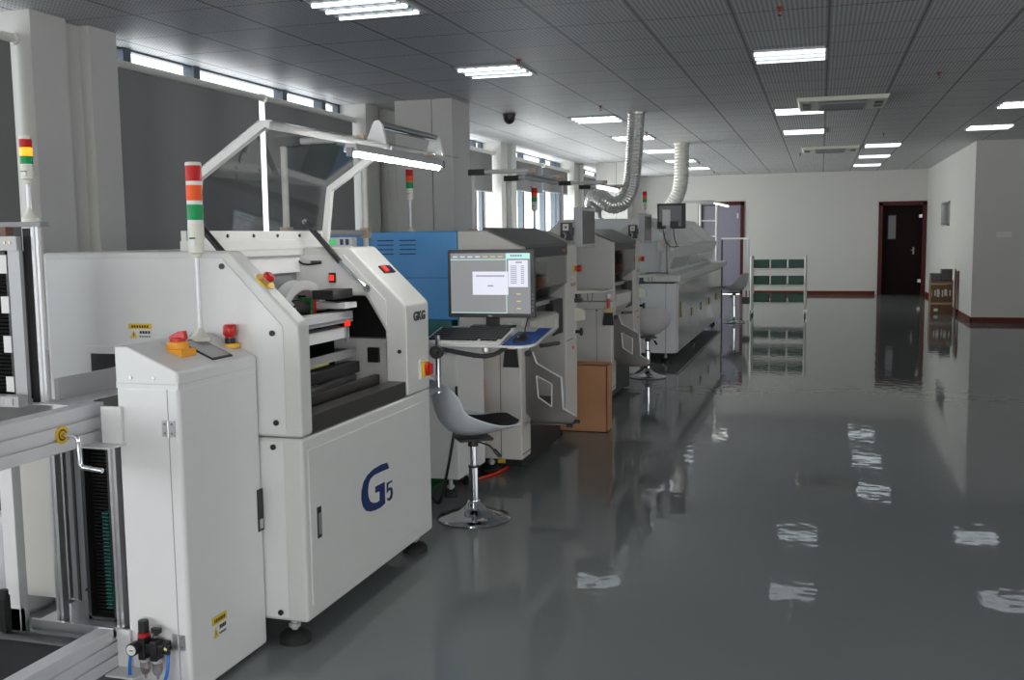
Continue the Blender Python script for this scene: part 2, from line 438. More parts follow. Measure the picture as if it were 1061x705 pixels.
for z in (0.33, 1.84):
    MB().box(2.19, 2.25, YF + 0.02, YF + 0.03, z - 0.035, z + 0.035, 'alu').cyl((2.25, YF + 0.02, z - 0.04), (2.25, YF + 0.02, z + 0.04), 0.012, 'alu', 8).build('hinge', d)
mb = MB(); door_frame(mb, *d2)
d = struct(mb, 'door_2')
lf = MB().box(d2[0] + 0.06, d2[1] - 0.06, YF + 0.03, YF + 0.08, 0.01, d2[2] - 0.06, 'doorgrey').build('door_leaf', d)
MB().box(-1.97, -1.93, YF + 0.015, YF + 0.03, 1.86, 1.98, 'alu').build('hinge', d)
MB().box(-2.78, -2.74, YF, YF + 0.03, 0.95, 1.15, 'alu').box(-2.78, -2.68, YF - 0.03, YF, 1.05, 1.07, 'alu').build('door_handle', lf)
# small hatch window in the side wall
mb = MB(); mb.box(2.335, 2.5, hy0, hy1, hz0, hz0 + 0.03, 'alu').box(2.335, 2.5, hy0, hy1, hz1 - 0.03, hz1, 'alu').box(2.335, 2.5, hy0, hy0 + 0.04, hz0, hz1, 'lgrey').box(2.335, 2.5, hy1 - 0.05, hy1, hz0, hz1, 'alu')
w = struct(mb, 'window_9')
MB().box(2.47, 2.49, hy0 + 0.06, hy1 - 0.04, hz0 + 0.02, hz1 - 0.02, 'doordark').build('glass_pane', w)  # opaque pane, the dark interior behind is put into its colour
# free-standing columns
for n, y in (('column_1', 9.97), ('column_2', 19.95)):
    mb = MB(); mb.box(-4.29, -3.88, y + 0.012, y + 0.56, 0, ZC, 'wall').box(-3.87, -3.65, y, y + 0.56, 0, ZC, 'wall').box(-3.9, -3.86, y + 0.03, y + 0.5, 0, ZC, 'wall')
    struct(mb, n, bevel=0.006)
# windows with frames and glass between the piers
for i in range(len(PY) - 1):
    a, b = PY[i] + 0.8, PY[i + 1]
    mb = MB(); xo0, xo1 = XW - 0.36, XW - 0.30
    mb.box(xo0, xo1, a, a + 0.05, 0.8, ZC, 'mullion').box(xo0, xo1, b - 0.05, b, 0.8, ZC, 'mullion')
    mb.box(xo0, xo1, a, b, 0.8, 0.86, 'mullion').box(xo0, xo1, a, b, 2.905, ZC, 'mullion')
    for t in (0.12, 0.34, 0.70, 0.90):
        y = a + (b - a) * t
        mb.box(xo0 - 0.02, xo1 + 0.02, y - 0.045, y + 0.045, 0.8, ZC, 'mullion')
    w = struct(mb, 'window_%d' % (i + 1))
    MB().box(XW - 0.335, XW - 0.329, a + 0.03, b - 0.03, 0.83, 2.89, 'glass').build('glass_pane', w)
    MB().box(XW - 0.3, XW + 0.03, a, b, 0.80, 0.825, 'jamb').build('window_sill', w)
# roller blinds, two to a bay
def blind(y0, y1, zb, label):
    t = thing('roller_blind', label, 'blind', (XW - 0.13, (y0 + y1) / 2, 2.74), 'grey roller blinds in the window bays')
    x = XW - 0.13
    mb = MB(); mb.face([mb.bm.verts.new(p) for p in ((x, y0 + 0.015, zb), (x, y1 - 0.015, zb), (x, y1 - 0.015, 2.735), (x, y0 + 0.015, 2.735))], 'blind'); mb.build('fabric', t)
    MB().cyl((x + 0.01, y0, 2.75), (x + 0.01, y1, 2.75), 0.028, 'tube', 14).build('roller_tube', t)
    MB().cyl((x, y0 + 0.015, zb), (x, y1 - 0.015, zb), 0.012, 'lgrey', 8).build('bottom_bar', t)
    for y in (y0 - 0.004, y1 + 0.004):
        MB().cyl((x + 0.01, y - 0.008, 2.75), (x + 0.01, y + 0.008, 2.75), 0.038, 'tube', 14).box(x - 0.18, x + 0.02, y - 0.006, y + 0.006, 2.735, 2.765, 'tube').build('bracket', t)
spec = [(3.25, 5.225, 0.9, 'dark grey roller blind cut by the photo edge behind the lit amber tower lamp'),
        (6.08, 8.12, 0.9, 'wide dark grey roller blind behind the white printer, next to the first pier'),
        (8.18, 10.0, 0.9, 'dark grey roller blind behind the raised clear cover of the white printer'),
        (10.88, 12.8, 0.9, 'dark grey roller blind mostly hidden behind the big white column'),
        (12.86, 14.80, 2.17, 'half raised grey roller blind just beyond the big white column'),
        (15.68, 17.68, 2.25, 'half raised grey roller blind, first of the pair above the blue machine'),
        (17.74, 19.60, 2.30, 'half raised grey roller blind, second of the pair above the blue machine'),
        (20.48, 22.4, 2.3, 'short grey roller blind between the last pier and the farther column')]
for s_ in spec: blind(*s_)

# ================================================================== CEILING FITTINGS
def ceiling_light(x, y, label):
    t = thing('ceiling_light', label, 'ceiling light', (x, y, ZC), 'recessed three tube ceiling lights')
    mb = MB(); w, l = 0.29, 0.30
    mb.box(x - w, x + w, y - l, y - l + 0.02, ZC - 0.012, ZC - 0.001, 'lgrey').box(x - w, x + w, y + l - 0.02, y + l, ZC - 0.012, ZC - 0.001, 'lgrey')
    mb.box(x - w, x - w + 0.02, y - l, y + l, ZC - 0.012, ZC - 0.001, 'lgrey').box(x + w - 0.02, x + w, y - l, y + l, ZC - 0.012, ZC - 0.001, 'lgrey')
    mb.build('frame', t)
    MB().box(x - w + 0.02, x + w - 0.02, y - l + 0.02, y + l - 0.02, ZC - 0.004, ZC - 0.001, 'grey').build('reflector', t)
    mb = MB()
    for k in range(1, 3):
        yy = y - l + 2 * l * k / 3; mb.box(x - w + 0.02, x + w - 0.02, yy - 0.006, yy + 0.006, ZC - 0.03, ZC - 0.004, 'reflector')
    for k in range(1, 6):
        xx = x - w + 2 * w * k / 6; mb.box(xx - 0.003, xx + 0.003, y - l + 0.02, y + l - 0.02, ZC - 0.02, ZC - 0.004, 'reflector')
    mb.build('louvre', t)
    for k in (-1, 0, 1):
        MB().cyl((x - w + 0.02, y + k * 0.185, ZC - 0.018), (x + w - 0.02, y + k * 0.185, ZC - 0.018), 0.014, 'panel_lit', 10).build('tube', t)
for x, y, s_ in ((-2.70, 5.88, 'three tube ceiling light nearest the camera, cut by the top photo edge'),
                 (-2.70, 8.48, 'three tube ceiling light above the white printer cover, before the dark dome camera'),
                 (-2.65, 12.4, 'three tube ceiling light just beyond the dark dome camera'),
                 (-2.65, 14.95, 'three tube ceiling light half hidden behind the foil duct'),
                 (-2.63, 17.5, 'three tube ceiling light between the two ducts, nearer one'),
                 (-2.62, 20.0, 'three tube ceiling light just behind the pale farther duct'),
                 (-2.60, 22.4, 'three tube ceiling light farthest along the window side, close to the far wall'),
                 (-0.26, 8.6, 'large looking three tube ceiling light before the air conditioning cassette'),
                 (-0.26, 12.5, 'three tube ceiling light touching the nearer ceiling cassette'),
                 (-0.25, 15.05, 'three tube ceiling light between the two ceiling cassettes'),
                 (2.2, 12.85, 'three tube ceiling light cut by the photo edge above the corner wall'),
                 (2.2, 15.5, 'three tube ceiling light above the projecting corner wall'),
                 (0.95, 17.95, 'three tube ceiling light, nearest of the row of three past the cassettes'),
                 (0.94, 20.5, 'three tube ceiling light, middle of the row of three past the cassettes'),
                 (0.92, 23.1, 'three tube ceiling light, farthest of the row of three past the cassettes')):
    ceiling_light(x, y, s_)

def cassette(x, y, label):
    t = thing('air_conditioner', label, 'air conditioner', (x, y, ZC), 'ceiling cassette air conditioners')
    mb = MB(); w = 0.47; h = 0.45
    mb.prism([(x - w, ZC - 0.001), (x + w, ZC - 0.001), (x + w - 0.03, ZC - 0.05), (x - w + 0.03, ZC - 0.05)], y - h, y + h, 'cream')
    mb.build('panel', t, bevel=0.008)
    mb = MB(); mb.box(x - 0.25, x + 0.25, y - 0.25, y + 0.25, ZC - 0.058, ZC - 0.05, 'lgrey')
    for k in range(9):
        yy = y - 0.22 + k * 0.055; mb.box(x - 0.23, x + 0.23, yy - 0.012, yy + 0.012, ZC - 0.063, ZC - 0.058, 'grey')
    mb.build('intake_grille', t)
    for dx, dy, sx, sy in ((0, -0.36, 0.24, 0.04), (0, 0.36, 0.24, 0.04), (-0.37, 0, 0.04, 0.24), (0.37, 0, 0.04, 0.24)):
        mb = MB(); mb.box(x + dx - sx, x + dx + sx, y + dy - sy, y + dy + sy, ZC - 0.054, ZC - 0.05, 'dark')
        mb.box(x + dx - sx * 0.96, x + dx + sx * 0.96, y + dy - sy * 0.35, y + dy + sy * 0.35, ZC - 0.062, ZC - 0.052, 'grey')
        mb.build('air_outlet', t)
cassette(0.20, 11.8, 'square ceiling cassette air conditioner, the larger looking nearer one')
cassette(0.13, 18.3, 'square ceiling cassette air conditioner, the smaller looking farther one')

def sprinkler(x, y, label):
    t = thing('fire_sprinkler', label, 'sprinkler', (x, y, ZC), 'fire sprinkler heads')
    MB().cyl((x, y, ZC), (x, y, ZC - 0.008), 0.022, 'darkred', 14).build('collar', t)
    MB().cyl((x, y, ZC - 0.006), (x, y, ZC - 0.03), 0.008, 'darkred', 10).box(x - 0.010, x - 0.007, y - 0.003, y + 0.003, ZC - 0.05, ZC - 0.028, 'darkred').box(x + 0.007, x + 0.010, y - 0.003, y + 0.003, ZC - 0.05, ZC - 0.028, 'darkred').build('body', t)
    MB().cyl((x, y, ZC - 0.05), (x, y, ZC - 0.054), 0.015, 'darkred', 12).build('deflector', t)
for x, y, s_ in ((-0.27, 6.8, 'red sprinkler head at the top photo edge above the three tube light'), (-2.36, 8.05, 'small red sprinkler beside the light before the dome camera'),
                 (-2.35, 11.2, 'small red sprinkler beside the light just beyond the dome camera'), (1.0, 10.06, 'small red sprinkler in the bare ceiling past the nearer cassette'),
                 (-2.35, 14.3, 'small red sprinkler beside the foil duct and a light'), (-2.39, 17.9, 'small red sprinkler against the pale duct top'),
                 (-2.35, 20.7, 'small red sprinkler just past the pale duct, nearer of two'), (-2.38, 24.0, 'small red sprinkler at the far wall past the pale duct'),
                 (0.85, 15.9, 'small red sprinkler beside the row of three far lights'), (-0.38, 19.3, 'small red sprinkler beside the farther cassette')):
    sprinkler(x, y, s_)
t = thing('dome_camera', 'small dark dome security camera on the ceiling beside the column', 'security camera', (-3.5, 11.5, ZC))
MB().cyl((-3.5, 11.5, ZC), (-3.5, 11.5, ZC - 0.03), 0.075, 'dark', 20).build('base', t)
MB().lathe([(0.068, -0.03), (0.068, -0.06), (0.058, -0.09), (0.035, -0.115), (0.001, -0.125)], (-3.5, 11.5, ZC), 'black', 20).build('dome', t)

# ================================================================== WHITE PRINTER (the machine marked G5)
xF = -1.765
pr = thing('solder_paste_printer', 'white printing machine with a raised clear cover and large navy G5 lettering', 'machine', (-2.3, 3.82, 0))
MB().box(-2.85, xF, 3.2, 4.45, 0.10, 0.785, 'white2').build('lower_body', pr, bevel=0.014)
MB().prism([(-2.85, 0.787), (-2.85, 1.46), (-2.03, 1.46), (xF, 1.2), (xF, 0.787)], 3.2, 3.285, 'white2').build('near_cheek', pr, bevel=0.014)
fc = MB().prism([(-2.85, 0.787), (-2.85, 1.46), (-2.03, 1.46), (xF, 1.2), (xF, 0.787), (-1.87, 0.787), (-1.87, 1.083), (-1.964, 1.24), (-2.5, 1.24), (-2.5, 0.787)], 4.18, 4.45, 'white2').build('far_cheek', pr, bevel=0.012)
MB().prism([(-2.30, 1.26), (-2.30, 1.425), (-2.06, 1.425), (-1.86, 1.22), (-1.86, 1.10), (-1.95, 1.26)], 4.172, 4.182, 'white').build('inner_panel', fc)
MB().box(-2.6, -1.872, 4.40, 4.43, 0.79, 1.24, 'black').build('backing', fc)
MB().box(-2.2, -1.875, 4.33, 4.40, 0.79, 1.03, 'white').box(-2.02, -1.965, 4.31, 4.33, 0.92, 0.99, 'black').build('inner_panel', fc)
MB().prism([(-2.83, 0.80), (-2.83, 1.435), (-2.06, 1.435), (-1.825, 1.19), (-1.825, 0.80)], 3.196, 3.201, 'white').build('side_panel', pr, bevel=0.002)
MB().box(-2.83, -1.84, 3.196, 3.201, 0.115, 0.772, 'white').build('side_panel', pr, bevel=0.002)
MB().box(-2.85, -2.26, 3.285, 4.18, 1.425, 1.46, 'white2').build('rear_top', pr, bevel=0.006)
MB().box(-2.31, -2.28, 3.285, 4.18, 1.35, 1.425, 'white').build('rear_inner_panel', pr)
MB().box(-2.36, -2.30, 3.285, 4.18, 1.22, 1.35, 'grey').build('rear_inner_cover', pr)
MB().box(-2.84, -2.80, 3.285, 4.18, 0.787, 1.42, 'dark').build('rear_wall', pr)
MB().box(-2.8, -1.87, 3.285, 4.18, 0.787, 0.80, 'dark').build('inner_floor', pr)
MB().box(-1.86, xF - 0.008, 3.286, 4.179, 0.787, 0.855, 'darkmetal').box(-1.93, -1.90, 3.286, 4.179, 0.80, 0.885, 'darkmetal').build('front_sill', pr, bevel=0.003)
# mechanism inside
MB().box(-2.26, -2.25, 3.29, 4.17, 0.80, 0.98, 'white').build('lower_inner_panel', pr)
MB().box(-2.10, -2.02, 3.3, 4.17, 1.125, 1.175, 'alulight').box(-2.04, -2.01, 3.3, 4.15, 1.135, 1.145, 'grey').box(-2.10, -2.03, 3.3, 4.15, 1.055, 1.105, 'white').build('squeegee_beam', pr, bevel=0.003)
MB().box(-2.03, -2.015, 4.10, 4.13, 1.11, 1.135, 'redlit').box(-2.03, -2.02, 4.10, 4.12, 1.04, 1.11, 'alu').build('sensor', pr)
MB().box(-2.22, -1.99, 3.3, 4.12, 0.985, 1.005, 'greenglass').box(-2.0, -1.985, 3.3, 4.12, 0.975, 1.01, 'alu').build('stencil_frame', pr)
MB().box(-2.02, -1.96, 3.3, 4.10, 0.905, 0.955, 'black').box(-1.99, -1.96, 3.9, 3.96, 0.82, 0.91, 'black').box(-1.99, -1.96, 3.5, 3.56, 0.82, 0.91, 'black').build('clamp_rail', pr, bevel=0.003)
MB().cyl((-1.99, 3.55, 0.972), (-1.99, 3.85, 0.972), 0.008, 'brass', 10).build('spindle', pr)
MB().tube([(-1.92, 3.3, 0.87), (-1.93, 3.6, 0.885), (-1.95, 3.9, 0.89), (-2.0, 4.1, 0.88)], 0.022, 'black', 10, 4).build('cable_chain', pr)
mb = MB(); arc = [(3.99 + 0.20 * math.cos(a), 1.175 + 0.145 * math.sin(a)) for a in [PI * k / 14 for k in range(15)]]
arc2 = [(3.99 + 0.15 * math.cos(a), 1.175 + 0.10 * math.sin(a)) for a in [PI * k / 14 for k in range(15)]]
mb.prism(arc + arc2[::-1], -2.22, -2.16, 'lgrey', 'x'); mb.build('arch_cover', pr, bevel=0.003)
MB().cyl((-2.17, 3.62, 1.20), (-2.17, 3.86, 1.20), 0.035, 'chrome', 20).cyl((-2.17, 3.86, 1.20), (-2.17, 4.02, 1.20), 0.03, 'black', 16).box(-2.2, -2.14, 4.02, 4.05, 1.17, 1.24, 'red').box(-2.2, -2.14, 4.0, 4.02, 1.17, 1.24, 'green').build('motor', pr)
MB().cyl((-2.14, 3.66, 1.05), (-2.14, 3.66, 1.17), 0.018, 'chrome', 12).cyl((-2.14, 3.72, 1.05), (-2.14, 3.72, 1.17), 0.014, 'chrome', 12).box(-2.2, -2.1, 3.78, 3.95, 1.08, 1.17, 'dark').build('print_head', pr)
MB().box(-2.12, -2.02, 3.98, 4.17, 1.235, 1.275, 'black').box(-2.3, -2.0, 4.05, 4.17, 1.19, 1.215, 'white').build('sensor_block', pr)
MB().box(-2.22, -2.17, 4.162, 4.172, 1.385, 1.40, 'dark').tube([(-2.17, 4.165, 1.39), (-2.26, 4.165, 1.385), (-2.31, 4.165, 1.43)], 0.005, 'black', 6, 4).build('limit_switch', pr)
MB().box(-2.13, -2.10, 4.16, 4.172, 1.30, 1.345, 'black').box(-2.125, -2.105, 4.155, 4.16, 1.31, 1.335, 'redlit').build('rocker_switch', pr, label='small lit red rocker switch on the inner wall')
# front door with handle and lettering
dr = MB().box(xF - 0.002, xF + 0.005, 3.235, 4.40, 0.155, 0.738, 'white2').build('front_door', pr, bevel=0.0035)
MB().box(xF + 0.004, xF + 0.008, 3.284, 3.314, 0.395, 0.512, 'black').box(xF + 0.007, xF + 0.012, 3.29, 3.308, 0.41, 0.49, 'grey').build('door_handle', dr, bevel=0.001)
G = [(3.919, 0.542), (3.856, 0.547), (3.782, 0.545), (3.721, 0.533), (3.685, 0.514), (3.663, 0.483), (3.658, 0.449), (3.672, 0.414), (3.7, 0.389), (3.741, 0.375), (3.789, 0.368), (3.845, 0.366), (3.889, 0.371), (3.891, 0.465), (3.795, 0.467), (3.795, 0.44), (3.837, 0.437), (3.834, 0.398), (3.809, 0.397), (3.773, 0.403), (3.743, 0.417), (3.725, 0.442), (3.723, 0.468), (3.73, 0.492), (3.749, 0.511), (3.786, 0.518), (3.854, 0.517), (3.941, 0.512)]
V5 = [(3.911, 0.455), (3.97, 0.454), (3.966, 0.446), (3.929, 0.445), (3.925, 0.428), (3.951, 0.428), (3.969, 0.417), (3.974, 0.395), (3.963, 0.376), (3.935, 0.37), (3.912, 0.379), (3.914, 0.389), (3.931, 0.382), (3.949, 0.393), (3.95, 0.408), (3.94, 0.418), (3.91, 0.41)]
MB().prism(G, xF + 0.0045, xF + 0.0065, 'navy', 'x').prism(V5, xF + 0.0045, xF + 0.0065, 'navy', 'x').build('lettering', dr, label='navy blue G5 lettering')
MB().text('GKG', 0.056, (xF + 0.0015, 4.262, 1.122), 'ink', '+x', bold=0.002, sx=1.2).build('maker_lettering', pr, label='black maker lettering')
# emergency stop on the near slanted face, switches on the far one
sl = Vector((0.7, 0, 0.714))
def estop_at(mb, c, n, r=0.022):
    c = Vector(c); n = Vector(n).normalized()
    mb.cyl(c - n * 0.004, c + n * 0.003, r * 1.75, 'yellow', 24).cyl(c, c + n * 0.018, r * 0.65, 'chrome', 16)
    mb.loft([mb.ring(c + n * 0.016, n, r * 0.9, 20), mb.ring(c + n * 0.02, n, r, 20), mb.ring(c + n * 0.03, n, r * 0.95, 20), mb.ring(c + n * 0.036, n, r * 0.6, 20)], 'red')
    return mb
estop_at(MB(), (-1.915, 3.243, 1.348), sl).build('emergency_stop', pr, label='red mushroom button on a yellow disc')
def slant_box(mb, c, u0, u1, y0, y1, h, m):
    """box lying on the slanted face: u runs down the slope"""
    c = Vector(c); dn = Vector((0.714, 0, -0.70)); n = sl
    v = [mb.bm.verts.new(c + dn * u + Vector((0, y, 0)) + n * k) for u in (u0, u1) for y in (y0, y1) for k in (-0.004, h)]
    for q in ((0, 1, 3, 2), (4, 6, 7, 5), (0, 4, 5, 1), (2, 3, 7, 6), (0, 2, 6, 4), (1, 5, 7, 3)): mb.face([v[i] for i in q], m)
    return mb
cs = (-1.92, 4.33, 1.353)
mb = MB(); slant_box(mb, cs, -0.022, 0.022, -0.06, 0.06, 0.006, 'black'); slant_box(mb, cs, -0.015, 0.015, -0.045, -0.005, 0.010, 'redlit'); slant_box(mb, cs, -0.015, 0.015, 0.005, 0.03, 0.010, 'navy'); slant_box(mb, cs, -0.02, 0.02, 0.062, 0.085, 0.003, 'label_w')
mb.build('switch_panel', pr, label='black panel with a red and a blue rocker switch')
MB().box(xF - 0.002, xF + 0.010, 4.318, 4.40, 0.845, 0.935, 'label_w').box(xF + 0.010, xF + 0.022, 4.325, 4.385, 0.855, 0.925, 'yellow').cyl((xF + 0.02, 4.365, 0.89), (xF + 0.034, 4.365, 0.89), 0.032, 'red', 20).box(xF + 0.034, xF + 0.048, 4.355, 4.375, 0.865, 0.915, 'red').build('main_switch', pr, bevel=0.002, label='red rotary main switch on a yellow plate')
for p in ((-2.06, 1.405), (-1.866, 1.166), (-1.863, 0.842), (-1.879, 0.752), (-1.873, 0.135)):
    MB().cyl((p[0], 3.198, p[1]), (p[0], 3.190, p[1]), 0.0105, 'black', 14).build('screw_cap', pr)
MB().cyl((-1.80, 4.181, 0.99), (-1.80, 4.172, 0.99), 0.009, 'black', 12).build('screw_cap', pr)
# warning sticker and board inlet on the side
def sticker(mb, facing, a, b, w, h, x):
    """yellow headed warning sticker: triangle and rows of print"""
    def bx(u0, u1, v0, v1, d, m):
        if facing == '-y': mb.box(a + u0, a + u1, x - d, x, b + v0, b + v1, m)
        else: mb.box(x, x + d, a + u0, a + u1, b + v0, b + v1, m)
    bx(0, w, 0, h, 0.0008, 'label_w'); bx(0, w, h * 0.66, h, 0.0012, 'label_y')
    tri = [(a + w * 0.06, b + h * 0.08), (a + w * 0.38, b + h * 0.08), (a + w * 0.22, b + h * 0.58)]
    if facing == '-y': mb.prism(tri, x - 0.0013, x - 0.0002, 'label_y', 'y')
    else: mb.prism(tri, x + 0.0002, x + 0.0013, 'label_y', 'x')
    bx(w * 0.205, w * 0.235, h * 0.2, h * 0.42, 0.0018, 'ink')
    for k in range(7): bx(w * (0.14 + k * 0.11), w * (0.21 + k * 0.11), h * 0.74, h * 0.9, 0.0018, 'ink')
    for k in range(4): bx(w * (0.48 + k * 0.12), w * (0.57 + k * 0.12), h * 0.36, h * 0.54, 0.0014, 'ink')
    for k in range(5): bx(w * (0.46 + k * 0.1), w * (0.53 + k * 0.1), h * 0.14, h * 0.22, 0.0014, 'ink')
    return mb
sticker(MB(), '-y', -2.47, 1.135, 0.10, 0.058, 3.1955).build('warning_sticker', pr, label='yellow and white warning sticker')
MB().box(-2.675, -2.40, 3.190, 3.201, 0.86, 1.105, 'white').box(-2.64, -2.40, 3.187, 3.191, 0.86, 1.078, 'black').box(-2.60, -2.40, 3.182, 3.188, 0.88, 0.955, 'darkmetal').build('board_inlet', pr, label='dark inlet opening with a pale frame')
def levelling_foot(mb, x, y, z1, r=0.06):
    mb.lathe([(r, 0), (r, 0.022), (r * 0.8, 0.036), (r * 0.35, 0.045), (0.001, 0.046)], (x, y, 0), 'rubber', 22)
    mb.cyl((x, y, 0.04), (x, y, z1), 0.012, 'lgrey', 10).cyl((x, y, 0.055), (x, y, 0.07), 0.022, 'lgrey', 6)
    return mb
for x, y in ((-1.86, 3.27), (-1.84, 4.40), (-2.75, 3.28), (-2.75, 4.38)):
    levelling_foot(MB(), x, y, 0.102).build('levelling_foot', pr)
# raised clear cover
cv = MB(); P4 = [(-2.27, 1.50), (-2.235, 1.74), (-1.94, 1.93), (-1.58, 1.853)]
def ribbon(P, t):
    out = []
    for i, p in enumerate(P):
        a = Vector(P[max(i - 1, 0)]); b = Vector(P[min(i + 1, len(P) - 1)]); d = (b - a).normalized(); n = Vector((-d.y, d.x))
        out.append((p[0] + n.x * t, p[1] + n.y * t))
    return list(P) + out[::-1]
cv.prism(ribbon(P4, 0.005), 3.30, 4.40, 'acrylic')
cover = cv.build('cover', pr, label='clear acrylic cover swung up')
for y0 in (3.30, 4.37):
    MB().prism(ribbon(P4[:3] + [(-1.905, 1.923)], -0.03), y0, y0 + 0.03, 'white2').build('side_rail', cover, bevel=0.002)
MB().prism([(-1.96, 1.905), (-1.915, 1.898), (-1.91, 1.924), (-1.94, 1.931)], 3.331, 4.369, 'white').build('top_rail', cover)
mb = MB(); mb.box(-2.285, -2.262, 3.28, 4.42, 1.495, 1.535, 'white2').box(-2.29, -2.254, 3.28, 4.42, 1.455, 1.497, 'white2')
for k in range(6): mb.cyl((-2.262, 3.36 + k * 0.195, 1.515), (-2.256, 3.36 + k * 0.195, 1.515), 0.008, 'dark', 10)
mb.build('hinge_rail', cover, bevel=0.002)
mb = MB()
for y in (3.55, 4.15):
    mb.prism([(-1.64, 1.862), (-1.56, 1.848), (-1.575, 1.92), (-1.588, 1.938), (-1.605, 1.936), (-1.615, 1.922)], y - 0.008, y + 0.008, 'white')
mb.cyl((-1.595, 3.555, 1.922), (-1.595, 4.145, 1.922), 0.016, 'chrome', 16)
mb.build('handle', cover, label='chrome bar handle on white brackets')
MB().prism([(-1.73, 1.825), (-1.67, 1.825), (-1.68, 1.855), (-1.72, 1.855)], 3.53, 4.45, 'lgrey').box(-1.712, -1.688, 3.515, 3.53, 1.806, 1.84, 'grey').box(-1.72, -1.68, 4.45, 4.48, 1.82, 1.85, 'dark').build('lamp_housing', cover)
MB().cyl((-1.70, 3.53, 1.815), (-1.70, 4.45, 1.815), 0.0075, 'cover_lit', 12).build('lamp_tube', cover, label='lit fluorescent tube')
for y in (3.31, 4.165):
    MB().cyl((-2.242, y, 1.577), (-2.075, y, 1.395), 0.013, 'black', 12).cyl((-2.075, y, 1.395), (-1.944, y, 1.274), 0.006, 'chrome', 10).cyl((-1.944, y - 0.006, 1.274), (-1.944, y + 0.012, 1.274), 0.017, 'chrome', 14).cyl((-2.242, y - 0.012, 1.577), (-2.242, y + 0.012, 1.577), 0.011, 'grey', 12).build('gas_strut', pr)
# operator tray bracket reaching out of the printer
tr = MB().box(-1.80, -1.78, 4.45, 4.64, 0.745, 0.765, 'alu').cyl((-1.79, 4.63, 0.735), (-1.79, 4.63, 1.02), 0.014, 'chrome', 14).build('tray_post', pr)
ty = MB()
ty.box(-1.87, -1.43, 4.63, 5.06, 0.962, 0.974, 'alulight').shear(4.63, 0.125).build('operator_tray', pr, bevel=0.004)
rr = [(-1.43, 4.63)] + [(-1.41 + 0.08 * math.cos(a) + 0.02, 4.71 + 0.08 * math.sin(a)) for a in [-PI / 2 + PI / 2 * k / 6 for k in range(7)]] + [(-1.31, 5.06), (-1.43, 5.06)]
MB().prism(rr, 0.962, 0.974, 'alulight', 'z').shear(4.63, 0.125).build('operator_tray', pr)
MB().tube([(-1.79, 4.66, 0.95), (-1.6, 4.8, 0.90), (-1.55, 5.0, 0.93), (-1.55, 5.02, 0.962)], 0.012, 'dark', 8, 4).cyl((-1.74, 4.47, 0.955), (-1.74, 4.50, 0.955), 0.032, 'black', 18).cyl((-1.74, 4.45, 0.955), (-1.74, 4.52, 0.955), 0.012, 'black', 10).cyl((-1.56, 4.68, 0.94), (-1.56, 4.68, 0.962), 0.02, 'alu', 12).build('tray_arm', pr)

# ------------------------------------------------------------------ things on the operator tray
t = thing('monitor', 'dark framed flat monitor with a grey screen standing on the printer tray', 'monitor', (-1.60, 5.0, 0.975))
X0, X1, Y_, Z0, Z1 = -1.865, -1.395, 4.985, 1.08, 1.432
mb = MB(); mb.box(X0, X1, Y_, Y_ + 0.035, Z0, Z1, 'bezel').box(X0 + 0.06, X1 - 0.06, Y_ + 0.035, Y_ + 0.06, Z0 + 0.06, Z1 - 0.06, 'dark')
mb.build('housing', t, bevel=0.006)
sx0, sx1, sz0, sz1 = X0 + 0.018, X1 - 0.02, Z0 + 0.022, Z1 - 0.018
sc_ = MB().box(sx0, sx1, Y_ - 0.001, Y_ + 0.002, sz0, sz1, 'screen').build('screen', t)
def scr(u0, u1, v0, v1, m, d=0.0012):   # u from the screen's left, v from its top, 0..1
    w, h = sx1 - sx0, sz1 - sz0
    return (sx0 + u0 * w, sx0 + u1 * w, Y_ - 0.0008 - d, Y_ - 0.0008, sz1 - v1 * h, sz1 - v0 * h, m)
mb = MB()
mb.box(*scr(0.70, 0.995, 0.005, 0.095, 'screen_cyan')); mb.box(*scr(0.0, 0.70, 0.10, 0.112, 'screen_cyan')); mb.box(*scr(0.70, 0.708, 0.095, 0.99, 'screen_cyan')); mb.box(*scr(0.0, 0.70, 0.985, 0.995, 'screen_cyan'))
mb.box(*scr(0.28, 0.725, 0.305, 0.69, 'screen_white', 0.002)); mb.box(*scr(0.73, 0.97, 0.12, 0.56, 'screen_white'))
for k in range(16): mb.box(*scr(0.325 + k * 0.0225, 0.343 + k * 0.0225, 0.365, 0.39, 'screen_ink', 0.0026))
mb.box(*scr(0.47, 0.54, 0.53, 0.55, 'screen_ink', 0.0026)); mb.box(*scr(0.82, 0.90, 0.145, 0.165, 'screen_ink', 0.0018))
for r_ in range(10):
    mb.box(*scr(0.755, 0.835, 0.21 + r_ * 0.031, 0.222 + r_ * 0.031, 'screen_ink', 0.0018)); mb.box(*scr(0.885, 0.925, 0.21 + r_ * 0.031, 0.222 + r_ * 0.031, 'screen_ink', 0.0018))
for k in range(5): mb.box(*scr(0.755 + k * 0.03, 0.778 + k * 0.03, 0.03, 0.06, 'screen_ink', 0.0018))
for k in range(7): mb.box(*scr(0.03 + k * 0.095, 0.09 + k * 0.095, 0.052, 0.068, 'screen_gold' if k > 3 else 'screen_white', 0.0012))
for k in range(3):
    v = 0.63 + k * 0.12
    mb.box(*scr(0.735, 0.975, v, v + 0.005, 'screen_ink')); mb.box(*scr(0.735, 0.975, v + 0.085, v + 0.09, 'screen_ink')); mb.box(*scr(0.83, 0.88, v + 0.035, v + 0.055, 'screen_gold'))
mb.build('screen_windows', sc_)
MB().text('DELL', 0.011, (-1.645, Y_ - 0.0005, Z0 + 0.006), 'lgrey', '-y', depth=0.0008, bold=0.0004).build('lettering', t)
mb = MB()
for k in range(5): mb.box(X1 - 0.011, X1 - 0.006, Y_ - 0.002, Y_, Z0 + 0.035 + k * 0.02, Z0 + 0.045 + k * 0.02, 'grey')
mb.build('buttons', t)
